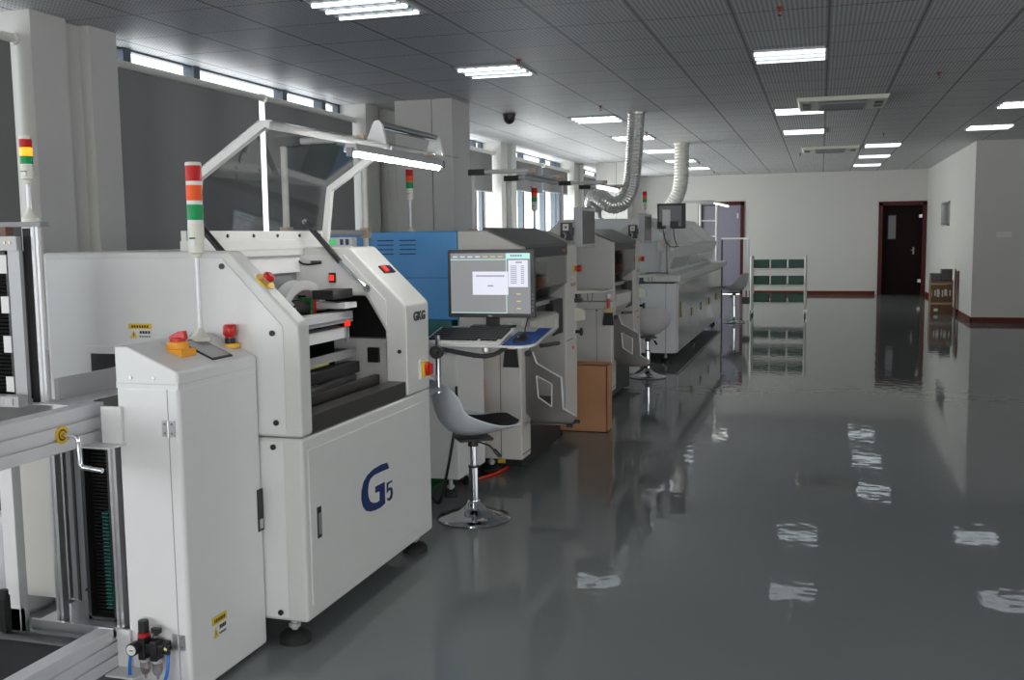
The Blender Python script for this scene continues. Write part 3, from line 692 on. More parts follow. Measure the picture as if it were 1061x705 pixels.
MB().box(-1.665, -1.595, 5.005, 5.03, 1.02, 1.12, 'black').prism([(-1.73, 4.94), (-1.53, 4.94), (-1.51, 5.05), (-1.75, 5.05)], 1.026, 1.038, 'black', 'z').build('stand', t, bevel=0.004)
t = thing('keyboard', 'black keyboard in a pale tray in front of the lit monitor', 'keyboard', (-1.65, 4.74, 0.975))
MB().prism([(4.635, 0.975), (4.635, 0.983), (4.90, 1.002), (4.90, 0.975)], -1.875, -1.475, 'label_w', 'x').shear(4.63, 0.125).build('tray_frame', t, bevel=0.002)
mb = MB()
for r_ in range(6):
    y = 4.675 + r_ * 0.0335; z = 0.984 + r_ * 0.0024
    if r_ == 0: cols = [(-1.855, -1.83), (-1.827, -1.80), (-1.797, -1.665), (-1.662, -1.635), (-1.632, -1.605), (-1.585, -1.56), (-1.557, -1.532), (-1.529, -1.504)]
    else: cols = [(-1.855 + k * 0.0205, -1.837 + k * 0.0205) for k in range(18)]
    for a, b in cols: mb.prism([(a, y), (b, y), (b, y + 0.028), (a, y + 0.028)], z, z + 0.012, 'black', 'z')
mb.box(-1.865, -1.485, 4.67, 4.88, 0.975, 0.985, 'ink')
mb.shear(4.63, 0.125)
mb.build('keys', t)
t = thing('mouse_pad', 'blue mouse pad at the rounded end of the printer tray', 'mouse pad', (-1.385, 4.75, 0.975))
mp = [(-1.465, 4.636)] + [(-1.395 + 0.08 * math.cos(a), 4.717 + 0.08 * math.sin(a)) for a in [-PI / 2 + PI / 2 * k / 8 for k in range(9)]] + [(-1.315, 5.02), (-1.38, 5.02), (-1.38, 4.93), (-1.465, 4.93)]
MB().prism(mp, 0.9745, 0.9775, 'pad', 'z').shear(4.63, 0.125).build('pad', t)
t = thing('computer_mouse', 'black computer mouse on the blue mouse pad', 'mouse', (-1.40, 4.75, 0.978))
mb = MB()
mb.loft([mb.ring((-1.40, y, 0.978), (0, 1, 0), 0.001, 16) if r < 0.004 else [mb.bm.verts.new((-1.40 + r * math.cos(a), y, 0.978 + max(0, h * math.sin(a)))) for a in [2 * PI * i / 16 for i in range(16)]] for y, r, h in ((4.69, 0.018, 0.012), (4.70, 0.027, 0.022), (4.73, 0.032, 0.032), (4.76, 0.032, 0.036), (4.79, 0.030, 0.028), (4.805, 0.02, 0.014))], 'black').shear(4.63, 0.125).build('shell', t)
MB().cyl((-1.403, 4.705, 1.0), (-1.397, 4.705, 1.0), 0.006, 'grey', 10).shear(4.63, 0.125).build('wheel', t)
MB().tube([(-1.40, 4.80, 1.006), (-1.41, 4.86, 1.012), (-1.43, 4.93, 1.03), (-1.44, 5.0, 1.06), (-1.45, 5.065, 1.08)], 0.003, 'black', 6, 4).build('cord', t)

# ================================================================== CONTROL CABINET beside the printer
cb = thing('control_cabinet', 'tall white cabinet with a sloped top and tower lamp, against the printer side', 'cabinet', (-2.05, 2.95, 0))
cx0, cx1, cy0, cy1 = -2.165, -1.93, 2.72, 3.192
MB().box(cx0, cx1, cy0, cy1, 0.015, 1.038, 'white').build('body', cb, bevel=0.014, seg=3)
MB().prism([(cx0, 1.04), (cx0, 1.165), (-2.115, 1.165), (cx1, 1.085), (cx1, 1.04)], cy0, cy1, 'white').build('top_cap', cb, bevel=0.010, seg=3)
MB().box(cx0 + 0.002, cx1 - 0.002, cy0 + 0.002, cy1 - 0.003, 1.03, 1.05, 'white').box(-1.973, -1.9705, cy0 - 0.0005, cy0 + 0.002, 0.02, 1.03, 'grey').build('door_seam', cb)
for z in (0.905, 0.20):
    mb = MB(); mb.box(-1.995, -1.974, cy0 - 0.003, cy0 + 0.001, z - 0.026, z + 0.026, 'alu').box(-1.969, -1.948, cy0 - 0.003, cy0 + 0.001, z - 0.026, z + 0.026, 'alu')
    mb.cyl((-1.9715, cy0 - 0.004, z - 0.026), (-1.9715, cy0 - 0.004, z + 0.026), 0.004, 'alu', 8)
    for dx in (-0.013, 0.013):
        for dz in (-0.015, 0.015): mb.cyl((-1.9715 + dx, cy0 - 0.003, z + dz), (-1.9715 + dx, cy0 - 0.0045, z + dz), 0.004, 'grey', 8)
    mb.build('hinge', cb)
for x in (-2.105, -2.02):
    MB().cyl((x, cy0, 1.065), (x, cy0 - 0.004, 1.065), 0.006, 'alu', 10).build('screw', cb)
MB().box(cx1 - 0.001, cx1 + 0.004, 3.155, 3.19, 0.445, 0.60, 'black').box(cx1 + 0.003, cx1 + 0.007, 3.162, 3.183, 0.455, 0.49, 'lgrey').build('door_latch', cb, bevel=0.001)
sticker(MB(), '+x', 2.845, 0.158, 0.085, 0.078, cx1 + 0.0005).build('warning_sticker', cb, label='yellow and white warning sticker')
def top_z(x): return 1.165 if x < -2.115 else 1.165 - (x + 2.115) / 0.185 * 0.08
mb = MB(); zz = top_z(-2.04)
mb.box(-2.085, -2.0, 2.845, 2.93, zz - 0.02, zz + 0.010, 'orange2').lathe([(0.036, 0.008), (0.036, 0.03), (0.03, 0.034), (0.001, 0.034)], (-2.042, 2.888, zz), 'orange2', 20)
mb.lathe([(0.026, 0.03), (0.026, 0.046), (0.001, 0.046)], (-2.042, 2.888, zz), 'red', 20).prism([(-2.072, zz + 0.04), (-2.008, zz + 0.04), (-2.012, zz + 0.07), (-2.035, zz + 0.066), (-2.07, zz + 0.05)], 2.878, 2.898, 'red', 'y')
mb.build('rotary_switch', cb, bevel=0.003, label='red rotary switch on a yellow square base')
zz = top_z(-2.0)
MB().prism([(-2.085, top_z(-2.085) - 0.004), (-1.955, top_z(-1.955) - 0.004), (-1.955, top_z(-1.955) + 0.005), (-2.085, top_z(-2.085) + 0.005)], 2.955, 3.075, 'black').prism([(-2.078, top_z(-2.078)), (-1.962, top_z(-1.962)), (-1.962, top_z(-1.962) + 0.006), (-2.078, top_z(-2.078) + 0.006)], 2.962, 3.068, 'lgrey').build('touch_panel', cb)
mb = MB(); mb.cyl((-2.02, 3.165, 1.115), (-2.02, 3.165, 1.131), 0.034, 'yellow', 20).lathe([(0.017, 0), (0.017, 0.026), (0.022, 0.03), (0.024, 0.036), (0.024, 0.062), (0.02, 0.068), (0.001, 0.069)], (-2.02, 3.165, 1.13), 'red', 20).cyl((-2.02, 3.165, 1.131), (-2.02, 3.165, 1.15), 0.0185, 'black', 16)
mb.build('emergency_stop', cb, label='red mushroom button')
def tower_lamp(parent, x, y, z0, zb, h=0.31, r=0.027, pole_r=0.008, spaced=True, lit=None):
    """base flange at z0, pole to zb, then grey body and three lenses up to zb+h"""
    MB().lathe([(r * 1.35, 0), (r * 1.35, 0.012), (r * 0.6, 0.03), (pole_r, 0.045), (0.001, 0.045)], (x, y, z0), 'cream', 20).build('lamp_base', parent)
    MB().cyl((x, y, z0 + 0.03), (x, y, zb + 0.01), pole_r, 'alulight', 12).build('lamp_pole', parent)
    hb = h * 0.33 if spaced else h * 0.36
    MB().lathe([(pole_r, -0.012), (r * 0.55, -0.01), (r * 0.62, 0), (r * 0.98, 0.004), (r, hb), (0.001, hb)], (x, y, zb), 'cream', 22).box(x - 0.008, x + 0.012, y - r - 0.001, y - r + 0.004, zb + hb * 0.25, zb + hb * 0.5, 'label_w').box(x - 0.008, x + 0.012, y - r - 0.0015, y - r + 0.004, zb + hb * 0.5, zb + hb * 0.55, 'ink').build('lamp_body', parent)
    n = (h - hb - 0.012) / 3
    for k, (m, nm) in enumerate((('greenlens', 'green_lens'), ('orangelens', 'orange_lens'), ('redlens', 'red_lens'))):
        if lit == nm: m = 'amberlit'
        z = zb + hb + k * n
        mb = MB()
        if spaced: mb.cyl((x, y, z), (x, y, z + n * 0.2), r * 0.97, 'label_w', 22); z1 = z + n * 0.2
        else: z1 = z
        prof = [(0.001, z1)]
        q = 7
        for i in range(q):
            a = z1 + (z + n - z1) * i / q; b = z1 + (z + n - z1) * (i + 1) / q
            prof += [(r * 0.985, a), (r, a + (b - a) * 0.3), (r, b - (b - a) * 0.3), (r * 0.985, b)]
        prof.append((0.001, z + n))
        mb.lathe(prof, (x, y, 0), m, 22).build(nm, parent)
    MB().lathe([(0.001, 0), (r, 0), (r, 0.008), (r * 0.9, 0.012), (0.001, 0.012)], (x, y, zb + h - 0.012), 'cream', 22).build('lamp_cap', parent)
tower_lamp(cb, -2.07, 3.06, 1.15, 1.452, 0.315, 0.0275)
# air regulator with gauge, bowls and hoses on the cabinet face
mb = MB(); y = cy0 - 0.035
mb.box(-2.110, -2.000, y - 0.015, y + 0.035, 0.172, 0.205, 'black').box(-2.090, -2.065, y - 0.02, y + 0.02, 0.15, 0.225, 'black').box(-2.045, -2.020, y - 0.02, y + 0.02, 0.15, 0.215, 'black')
rg = mb.build('air_regulator', cb, bevel=0.003)
MB().cyl((-2.078, y, 0.225), (-2.078, y, 0.237), 0.0195, 'red', 18).build('lock_ring', rg, label='red ring')
MB().cyl((-2.078, y, 0.235), (-2.078, y, 0.278), 0.017, 'black', 18).build('pressure_knob', rg, bevel=0.003)
MB().cyl((-2.032, y, 0.215), (-2.032, y, 0.235), 0.012, 'bowl', 14).box(-2.045, -2.015, y - 0.008, y + 0.008, 0.24, 0.256, 'black').cyl((-2.032, y, 0.232), (-2.032, y, 0.245), 0.007, 'black', 10).build('oil_cap', rg)
MB().cyl((-2.095, y - 0.015, 0.192), (-2.095, y - 0.045, 0.192), 0.021, 'black', 20).cyl((-2.095, y - 0.045, 0.192), (-2.095, y - 0.0465, 0.192), 0.017, 'label_w', 20).box(-2.10, -2.087, y - 0.048, y - 0.0465, 0.19, 0.193, 'ink').build('pressure_gauge', rg)
for x in (-2.078, -2.032):
    MB().lathe([(0.017, 0), (0.017, -0.035), (0.013, -0.05), (0.005, -0.058), (0.004, -0.068), (0.001, -0.068)], (x, y, 0.152), 'bowl', 16).lathe([(0.018, 0), (0.018, 0.012), (0.001, 0.012)], (x, y, 0.142), 'lgrey', 16).build('bowl', rg)
MB().cyl((-2.000, y, 0.19), (-1.988, y, 0.19), 0.009, 'brass', 10).cyl((-1.990, y, 0.172), (-1.990, y, 0.20), 0.008, 'black', 10).build('fitting', rg)
MB().tube([(-2.115, y - 0.02, 0.175), (-2.120, y - 0.025, 0.12), (-2.120, y - 0.02, 0.06), (-2.100, y - 0.02, 0.012)], 0.0055, 'bluetube', 8, 6).build('air_hose', rg)
MB().tube([(-1.988, y, 0.175), (-1.990, y - 0.01, 0.11), (-2.015, y - 0.015, 0.06), (-2.060, y - 0.01, 0.015)], 0.0055, 'bluetube', 8, 6).build('air_hose', rg)
MB().tube([(-2.095, y - 0.03, 0.07), (-2.085, y - 0.035, 0.055), (-2.070, y - 0.05, 0.02)], 0.0055, 'bluetube', 8, 6).cyl((-2.055, y - 0.03, 0.045), (-2.030, y - 0.03, 0.07), 0.013, 'black', 12).cyl((-2.010, y - 0.02, 0.05), (-1.990, y - 0.02, 0.066), 0.012, 'black', 12).build('valve', rg)

# ================================================================== MAGAZINE LOADER
ld = thing('magazine_loader', 'aluminium framed magazine loader with a black belt, lit amber tower lamp above', 'machine', (-2.5, 2.5, 0))
def profile_beam(mb, x0, x1, z0, z1, y0, y1, m='alulight'):
    h = z1 - z0; g = 0.004; d = 0.008
    a, b = z0 + h * 0.33, z0 + h * 0.67
    mb.prism([(x0, z0), (x1, z0), (x1, a - g), (x1 - d, a - g), (x1 - d, a + g), (x1, a + g), (x1, b - g), (x1 - d, b - g), (x1 - d, b + g), (x1, b + g), (x1, z1), (x0, z1)], y0, y1, m)
    return mb
profile_beam(MB(), -2.31, -2.25, 0.845, 0.975, 1.3, 2.765).build('upper_beam', ld, bevel=0.002)
profile_beam(MB(), -2.26, -2.20, 0.10, 0.232, 1.3, 2.715).build('lower_beam', ld, bevel=0.002)
MB().box(-2.215, -2.14, 2.706, 2.718, 0.85, 0.970, 'white').box(-2.27, -2.135, 2.64, 2.718, 0.845, 0.851, 'white').build('end_bracket', ld)
MB().box(-2.20, -2.15, 2.706, 2.718, 0.10, 0.225, 'white').box(-2.20, -2.09, 2.64, 2.718, 0.092, 0.098, 'white').build('end_bracket', ld)
MB().box(-2.74, -2.262, 1.3, 2.60, 0.185, 0.200, 'rubber').cyl((-2.74, 2.62, 0.19), (-2.262, 2.62, 0.19), 0.03, 'black', 16).build('conveyor_belt', ld)
MB().cyl((-2.77, 1.3, 0.24), (-2.77, 2.62, 0.24), 0.024, 'grey', 14).box(-2.78, -2.74, 1.3, 2.55, 0.10, 0.21, 'dark').build('side_rail', ld)
mb = MB()
for k in range(24): mb.cyl((-2.745, 1.9 + k * 0.028, 0.21), (-2.735, 1.9 + k * 0.028, 0.21), 0.006, 'lgrey', 6)
mb.build('drive_chain', ld)
MB().box(-2.575, -2.55, 2.60, 2.63, 0.22, 0.34, 'black').cyl((-2.562, 2.61, 0.33), (-2.562, 2.61, 0.36), 0.018, 'black', 12).build('stop_lever', ld, bevel=0.003)
# uprights and the lower magazine bay
MB().box(-2.655, -2.60, 2.72, 2.76, 0.0, 0.845, 'white').build('white_upright', ld, bevel=0.003)
MB().box(-2.80, -2.55, 2.96, 2.97, 0.2, 0.845, 'beige').build('back_panel', ld)
MB().box(-2.75, -2.6, 2.72, 2.74, 0.0, 0.25, 'white').build('foot_panel', ld)
for x, y, s_ in ((-2.44, 2.74, 'alu'), (-2.575, 2.93, 'alu'), (-2.215, 2.76, 'alu')):
    mb = MB(); w = 0.014
    mb.prism([(x - w, y - w), (x - 0.005, y - w), (x - 0.005, y - w + 0.008), (x + 0.005, y - w + 0.008), (x + 0.005, y - w), (x + w, y - w), (x + w, y + w), (x - w, y + w)], 0.22, 0.845, s_, 'z').build('upright', ld)
MB().box(-2.55, -2.49, 2.92, 2.98, 0.22, 0.845, 'grey').box(-2.525, -2.515, 2.915, 2.92, 0.22, 0.845, 'dark').build('guide_rail', ld)
MB().box(-2.53, -2.20, 2.70, 3.18, 0.205, 0.22, 'alu').box(-2.53, -2.20, 2.69, 2.70, 0.20, 0.235, 'alu').build('base_plate', ld)
MB().tube([(-2.47, 2.90, 0.30), (-2.44, 2.9, 0.34), (-2.40, 2.9, 0.32), (-2.39, 2.9, 0.28)], 0.005, 'bluetube', 8, 5).tube([(-2.47, 2.89, 0.27), (-2.44, 2.89, 0.30), (-2.40, 2.89, 0.325)], 0.004, 'black', 8, 4).build('air_hose', ld)
# crank handle on a yellow disc
mb = MB(); mb.cyl((-2.25, 2.566, 0.902), (-2.247, 2.566, 0.902), 0.028, 'yellow', 24).cyl((-2.247, 2.566, 0.902), (-2.2465, 2.566, 0.902), 0.018, 'ink', 20).cyl((-2.2465, 2.566, 0.902), (-2.2455, 2.566, 0.902), 0.013, 'yellow', 20)
mb.build('dial_plate', ld, label='yellow round dial plate')
MB().tube([(-2.255, 2.566, 0.902), (-2.20, 2.566, 0.90), (-2.192, 2.566, 0.895), (-2.19, 2.566, 0.885), (-2.19, 2.568, 0.815), (-2.187, 2.57, 0.807), (-2.18, 2.57, 0.802), (-2.11, 2.57, 0.795)], 0.008, 'chrome', 12).build('crank_handle', ld)
# upper magazine frame
MB().box(-2.95, -2.395, 2.69, 2.73, 1.55, 1.566, 'grey').build('top_bar', ld)
MB().box(-2.443, -2.415, 2.70, 2.712, 0.975, 1.55, 'alulight').box(-2.433, -2.427, 2.697, 2.70, 0.975, 1.55, 'white').build('upright', ld)
MB().box(-2.95, -2.465, 2.66, 2.68, 1.475, 1.52, 'alusat').cyl((-2.51, 2.66, 1.50), (-2.51, 2.657, 1.50), 0.004, 'brass', 8).cyl((-2.49, 2.66, 1.50), (-2.49, 2.657, 1.50), 0.004, 'brass', 8).build('cross_plate', ld)
MB().box(-2.512, -2.466, 2.67, 2.685, 0.975, 1.475, 'alusat').build('flat_upright', ld)
MB().box(-2.475, -2.446, 2.70, 2.708, 0.975, 1.545, 'rubber').build('belt_strip', ld)
MB().box(-2.95, -2.44, 2.60, 2.64, 0.976, 1.01, 'alusat').box(-2.49, -2.46, 2.597, 2.60, 0.982, 1.004, 'lgrey').build('cross_plate', ld)
MB().box(-2.545, -2.505, 2.66, 2.69, 1.522, 1.55, 'wood').build('clamp_block', ld)
MB().box(-2.42, -2.405, 2.74, 3.16, 0.976, 1.05, 'lgrey').box(-2.43, -2.38, 3.15, 3.165, 0.976, 1.05, 'lgrey').build('guard_plate', ld)
MB().box(-2.44, -2.30, 2.66, 3.16, 0.9755, 0.978, 'alulight').build('deck_plate', ld)
tower_lamp(ld, -2.455, 2.715, 1.566, 1.70, 0.142, 0.0195, 0.007, False, 'orange_lens')
# magazines held in the loader
def magazine(label, x0, x1, y0, y1, z0, z1, front_green=None, tabs=None):
    t = thing('board_magazine', label, 'magazine rack', ((x0 + x1) / 2, (y0 + y1) / 2, z0), 'black circuit board magazines')
    mb = MB()
    mb.box(x0, x0 + 0.012, y0, y1, z0, z1, 'black').box(x1 - 0.012, x1, y0, y1, z0, z1, 'black').box(x0, x1, y0, y1, z0, z0 + 0.012, 'black').box(x0, x1, y0, y1, z1 - 0.012, z1, 'black').box(x0, x1, y1 - 0.01, y1, z0, z1, 'black')
    n = int((z1 - z0) / 0.0125)
    for k in range(1, n):
        z = z0 + k * 0.0125
        mb.box(x0 + 0.012, x1 - 0.012, y0 + 0.035, y1 - 0.01, z, z + 0.008, 'ridge')
    mb.build('rack', t)
    if front_green:
        mb = MB(); a, b = front_green
        k = 0
        while a + k * 0.0125 < b:
            z = a + k * 0.0125; mb.box(x1 - 0.036, x1 - 0.012, y0 - 0.006, y0 + 0.15, z, z + 0.003, 'pcb'); k += 1
        o = mb.build('circuit_boards', t); o['label'] = 'green edged circuit boards'
    if tabs:
        for z, h in tabs: MB().box(x1 - 0.035, x1 - 0.004, y0 - 0.004, y0, z, z + h, 'label_w').build('tab', t, label='white tab')
    return t
magazine('black magazine with green board edges low in the loader', -2.36, -2.245, 2.77, 3.10, 0.222, 0.84, front_green=(0.27, 0.60))
magazine('black ridged magazine with white tabs high in the loader', -2.89, -2.53, 2.69, 2.80, 0.976, 1.472, tabs=((1.40, 0.06), (1.27, 0.055), (1.14, 0.055), (1.01, 0.05)))

# ================================================================== BLUE AND BEIGE MOUNTERS
def mounter(Y, label):
    t = thing('placement_machine', label, 'machine', (-2.2, Y + 0.75, 0), 'blue and beige placement machines')
    sidep = [(-2.14, 0.92), (-2.14, 1.535), (-1.955, 1.535), (-1.725, 1.43), (-1.725, 0.92)]
    MB().prism(sidep, Y, Y + 0.09, 'beige').build('near_column', t, bevel=0.01)
    lc = MB().box(-2.22, -1.74, Y, Y + 0.2, 0.12, 0.915, 'beige').build('lower_cabinet', t, bevel=0.008)
    MB().box(-1.876, -1.872, Y - 0.001, Y + 0.003, 0.125, 0.845, 'black').box(-2.215, -1.745, Y - 0.001, Y + 0.003, 0.846, 0.85, 'grey').box(-1.88, -1.865, Y - 0.003, Y, 0.835, 0.845, 'black').box(-1.745, -1.738, Y + 0.01, Y + 0.19, 0.15, 0.155, 'black').build('door_seam', lc)
    farp = [(-2.14, 0.12), (-2.14, 1.535), (-1.955, 1.535), (-1.75, 1.43), (-1.75, 0.12)]
    fcol = MB().prism(farp, Y + 1.2, Y + 1.55, 'beige').build('far_column', t, bevel=0.012)
    MB().box(-1.752, -1.746, Y + 1.205, Y + 1.545, 0.735, 0.739, 'dark').box(-1.752, -1.744, Y + 1.38, Y + 1.42, 0.66, 0.68, 'orange').build('seam', fcol)
    # hood: dark sloping lid, smoked front window
    MB().prism([(-1.985, 1.555), (-1.955, 1.548), (-1.735, 1.445), (-1.735, 1.425), (-1.96, 1.525), (-1.985, 1.535)], Y + 0.05, Y + 1.21, 'hood').build('hood_lid', t, bevel=0.004)
    MB().box(-1.752, -1.738, Y + 0.09, Y + 1.2, 1.36, 1.43, 'dark').box(-1.738, -1.736, Y + 1.06, Y + 1.14, 1.385, 1.405, 'red').build('hood_rail', t)
    MB().prism([(-1.745, 1.36), (-1.741, 1.36), (-1.741, 1.16), (-1.96, 1.0), (-1.962, 1.004), (-1.745, 1.165)], Y + 0.09, Y + 1.2, 'smoke').build('hood_window', t)
    MB().box(-2.18, -2.14, Y + 0.09, Y + 1.2, 0.12, 1.53, 'ovenwhite').build('inner_wall', t)
    MB().box(-2.13, -1.84, Y + 0.3, Y + 1.19, 1.15, 1.225, 'orange').box(-1.842, -1.838, Y + 1.0, Y + 1.06, 1.17, 1.215, 'label_w').box(-2.13, -1.80, Y + 0.45, Y + 0.85, 1.225, 1.32, 'black').prism([(Y + 0.50, 1.32), (Y + 0.80, 1.32), (Y + 0.68, 1.35), (Y + 0.62, 1.35)], -2.1, -1.85, 'black', 'x').box(-2.13, -1.86, Y + 0.09, Y + 1.19, 1.08, 1.15, 'dark').box(-2.12, -1.80, Y + 0.09, Y + 1.19, 1.03, 1.06, 'alu').build('gantry', t)
    MB().box(-1.83, -1.77, Y + 0.93, Y + 1.19, 0.80, 1.05, 'black').build('feeder_block', t, bevel=0.006)
    fcv = MB().prism([(-2.1, 0.80), (-2.1, 0.975), (-1.76, 0.975), (-1.735, 0.96), (-1.735, 0.86), (-1.79, 0.80)], Y + 0.2, Y + 0.93, 'beige').build('feeder_cover', t, bevel=0.006)
    MB().box(-1.742, -1.733, Y + 0.8, Y + 0.87, 0.87, 0.93, 'cream').cyl((-1.72, Y + 0.4, 0.79), (-1.72, Y + 0.85, 0.76), 0.014, 'dark', 10).build('handle', fcv)
    MB().box(-2.14, -2.02, Y + 0.2, Y + 1.2, 0.12, 0.80, 'dark').build('bay_back', t)
    MB().box(-2.2, -1.80, Y + 0.2, Y + 1.2, 0.03, 0.33, 'black').build('plinth', t)
    # rear body
    rb = MB().box(-3.1, -2.142, Y, Y + 1.55, 0.985, 1.535, 'blue').build('rear_body', t, bevel=0.008)
    mb = MB()
    for cx in (-2.62, -2.47):
        for k in range(4):
            z = 1.40 + k * 0.028; mb.box(cx - 0.055, cx + 0.055, Y - 0.006, Y + 0.001, z, z + 0.009, 'blue').box(cx - 0.055, cx + 0.055, Y - 0.002, Y + 0.001, z - 0.006, z, 'ink')
    mb.build('louvre', rb)
    MB().box(-3.1, -2.15, Y - 0.001, Y + 0.002, 1.246, 1.249, 'ink').build('seam', rb)
    MB().box(-3.05, -2.2, Y + 0.03, Y + 1.5, 0.10, 0.985, 'teal').build('rear_base', t)
    for x, y in ((-1.99, Y + 0.16), (-1.9, Y + 1.42), (-2.95, Y + 0.2), (-2.95, Y + 1.4)):
        levelling_foot(MB(), x, y, 0.13, 0.06).build('levelling_foot', t)
    MB().box(-1.96, -1.91, Y + 0.195, Y + 0.199, 0.05, 0.11, 'label_y').build('sticker', t, label='small yellow sticker')
    # folded stainless bracket on the front
    y = Y + 0.10
    out = [(-1.745, 0.785), (-1.693, 0.786), (-1.668, 0.715), (-1.511, 0.629), (-1.50, 0.437), (-1.415, 0.392), (-1.446, 0.343), (-1.698, 0.351), (-1.738, 0.40)]
    hole = [(-1.67, 0.636), (-1.572, 0.588), (-1.574, 0.446), (-1.659, 0.504)]
    mb = MB()
    # plate built as strips around its cut-out
    def strip(p): mb.prism(p, y - 0.003, y + 0.003, 'bracket')
    strip([out[0], out[1], out[2], hole[0], hole[3], out[7], out[8]])
    strip([out[2], out[3], hole[1], hole[0]])
    strip([out[3], out[4], hole[2], hole[1]])
    strip([hole[3], hole[2], out[4], out[5], out[6], out[7]])
    for a, b in zip(out[1:6], out[2:6]): mb.cyl((a[0], y - 0.005, a[1]), (b[0], y - 0.005, b[1]), 0.006, 'alulight', 8)
    for a, b in zip(hole, hole[1:] + hole[:1]): mb.cyl((a[0], y - 0.005, a[1]), (b[0], y - 0.005, b[1]), 0.005, 'alulight', 8)
    mb.box(-1.70, -1.43, y - 0.06, y + 0.06, 0.343, 0.349, 'bracket')
    mb.build('tray_bracket', t)
    MB().cyl((-1.72, y - 0.02, 0.775), (-1.72, y + 0.02, 0.775), 0.02, 'dark', 12).build('bracket_clamp', t)
    MB().box(-1.47, -1.43, y - 0.06, y - 0.045, 0.33, 0.35, 'black').build('bracket_stop', t)
    MB().box(-1.45, -1.41, y + 0.04, y + 0.06, 0.34, 0.36, 'black').build('bracket_stop', t)
    # swung out screen, switch box, stop button, shelf
    MB().prism([(-1.97, 1.53), (-1.87, 1.605), (-1.79, 1.61), (-1.79, 1.40), (-1.9, 1.43)], Y + 1.535, Y + 1.55, 'beige').build('screen_plate', t)
    MB().box(-1.865, -1.775, Y + 1.505, Y + 1.535, 1.46, 1.595, 'dark').box(-1.845, -1.80, Y + 1.498, Y + 1.506, 1.535, 1.585, 'label_w').cyl((-1.822, Y + 1.497, 1.56), (-1.822, Y + 1.499, 1.56), 0.008, 'ink', 10).tube([(-1.84, Y + 1.50, 1.52), (-1.82, Y + 1.49, 1.50), (-1.84, Y + 1.50, 1.46), (-1.86, Y + 1.50, 1.44)], 0.006, 'alu', 6, 4).build('connector_box', t)
    sm = MB().box(-1.775, -1.712, Y + 1.56, Y + 2.03, 1.405, 1.71, 'lgrey').box(-1.80, -1.77, Y + 1.5, Y + 1.62, 1.5, 1.56, 'dark').build('screen', t, bevel=0.008, label='dark screen in a pale housing')
    MB().box(-1.714, -1.710, Y + 1.585, Y + 2.005, 1.432, 1.683, 'screen_off').build('screen_glass', sm)
    mb = MB(); c = Vector((-1.75, Y + 1.44, 1.255)); mb.cyl(c, c + Vector((0.012, 0, 0)), 0.03, 'yellow', 16).cyl(c + Vector((0.012, 0, 0)), c + Vector((0.035, 0, 0)), 0.016, 'grey', 16).cyl(c + Vector((0.03, 0, 0)), c + Vector((0.058, 0, 0)), 0.026, 'red', 16).build('emergency_stop', t, label='red stop button')
    mb = MB()
    for k in range(2):
        for j in range(2): mb.cyl((-1.752, Y + 1.36 + j * 0.08, 1.14 + k * 0.05), (-1.735, Y + 1.36 + j * 0.08, 1.14 + k * 0.05), 0.013, 'cream' if k else 'tan', 12)
    mb.build('push_buttons', t)
    ks = MB().prism([(-1.76, 1.065), (-1.76, 1.085), (-1.62, 1.09), (-1.52, 1.084), (-1.52, 1.078)], Y + 1.44, Y + 1.82, 'cream').cyl((-1.73, Y + 1.5, 1.0), (-1.73, Y + 1.5, 1.07), 0.02, 'dark', 10).box(-1.76, -1.70, Y + 1.46, Y + 1.52, 1.0, 1.03, 'dark').build('key_shelf', t)
    MB().tube([(-1.66, Y + 1.5, 1.07), (-1.655, Y + 1.49, 1.02), (-1.64, Y + 1.49, 1.0), (-1.625, Y + 1.5, 1.02), (-1.62, Y + 1.5, 1.07)], 0.004, 'grey', 6, 4).build('cable', ks)
    MB().prism([(-1.755, 0.855), (-1.755, 0.97), (-1.70, 0.955), (-1.68, 0.935), (-1.68, 0.87)], Y + 1.46, Y + 1.53, 'cream').build('junction_box', t, bevel=0.006)
    MB().box(-1.755, -1.745, Y + 1.43, Y + 1.52, 0.73, 0.83, 'label_w').cyl((-1.745, Y + 1.48, 0.78), (-1.70, Y + 1.48, 0.78), 0.014, 'black', 10).cyl((-1.71, Y + 1.48, 0.78), (-1.695, Y + 1.48, 0.78), 0.03, 'black', 14).build('lock_knob', t)
    return t
m2 = mounter(5.9, 'blue and beige placement machine behind the white printer, stool in front')
tower_lamp(m2, -2.80, 6.75, 1.535, 1.765, 0.225, 0.026, 0.011, False)
m3 = mounter(8.72, 'blue and beige placement machine standing before the long white oven, farther of the two')
tower_lamp(m3, -2.62, 9.4, 1.535, 1.74, 0.225, 0.03, 0.012, False)

def brush(x, y, z, label):
    t = thing('hand_brush', label, 'brush', (x, y, z), 'hand brushes hung on the placement machines')
    MB().prism([(x - 0.036, z + 0.115), (x + 0.036, z + 0.115), (x + 0.048, z), (x - 0.05, z)], y - 0.02, y, 'black').build('bristles', t)
    MB().prism([(x - 0.036, z + 0.112), (x + 0.036, z + 0.112), (x + 0.034, z + 0.145), (x + 0.012, z + 0.16), (x - 0.012, z + 0.16), (x - 0.034, z + 0.145)], y - 0.022, y, 'brass').build('ferrule', t)
    MB().cyl((x, y - 0.012, z + 0.15), (x, y - 0.012, z + 0.24), 0.013, 'red', 10).build('handle', t, label='red handle')
    MB().cyl((x, y - 0.012, z + 0.235), (x, y - 0.012, z + 0.275), 0.017, 'label_w', 10, 0.02).build('handle_end', t, label='white handle end')
brush(-1.80, 5.899, 0.70, 'black bristled brush hanging below the blue mouse pad')
brush(-1.765, 8.719, 0.71, 'red handled black brush hanging on the beige machine side above the cardboard box')

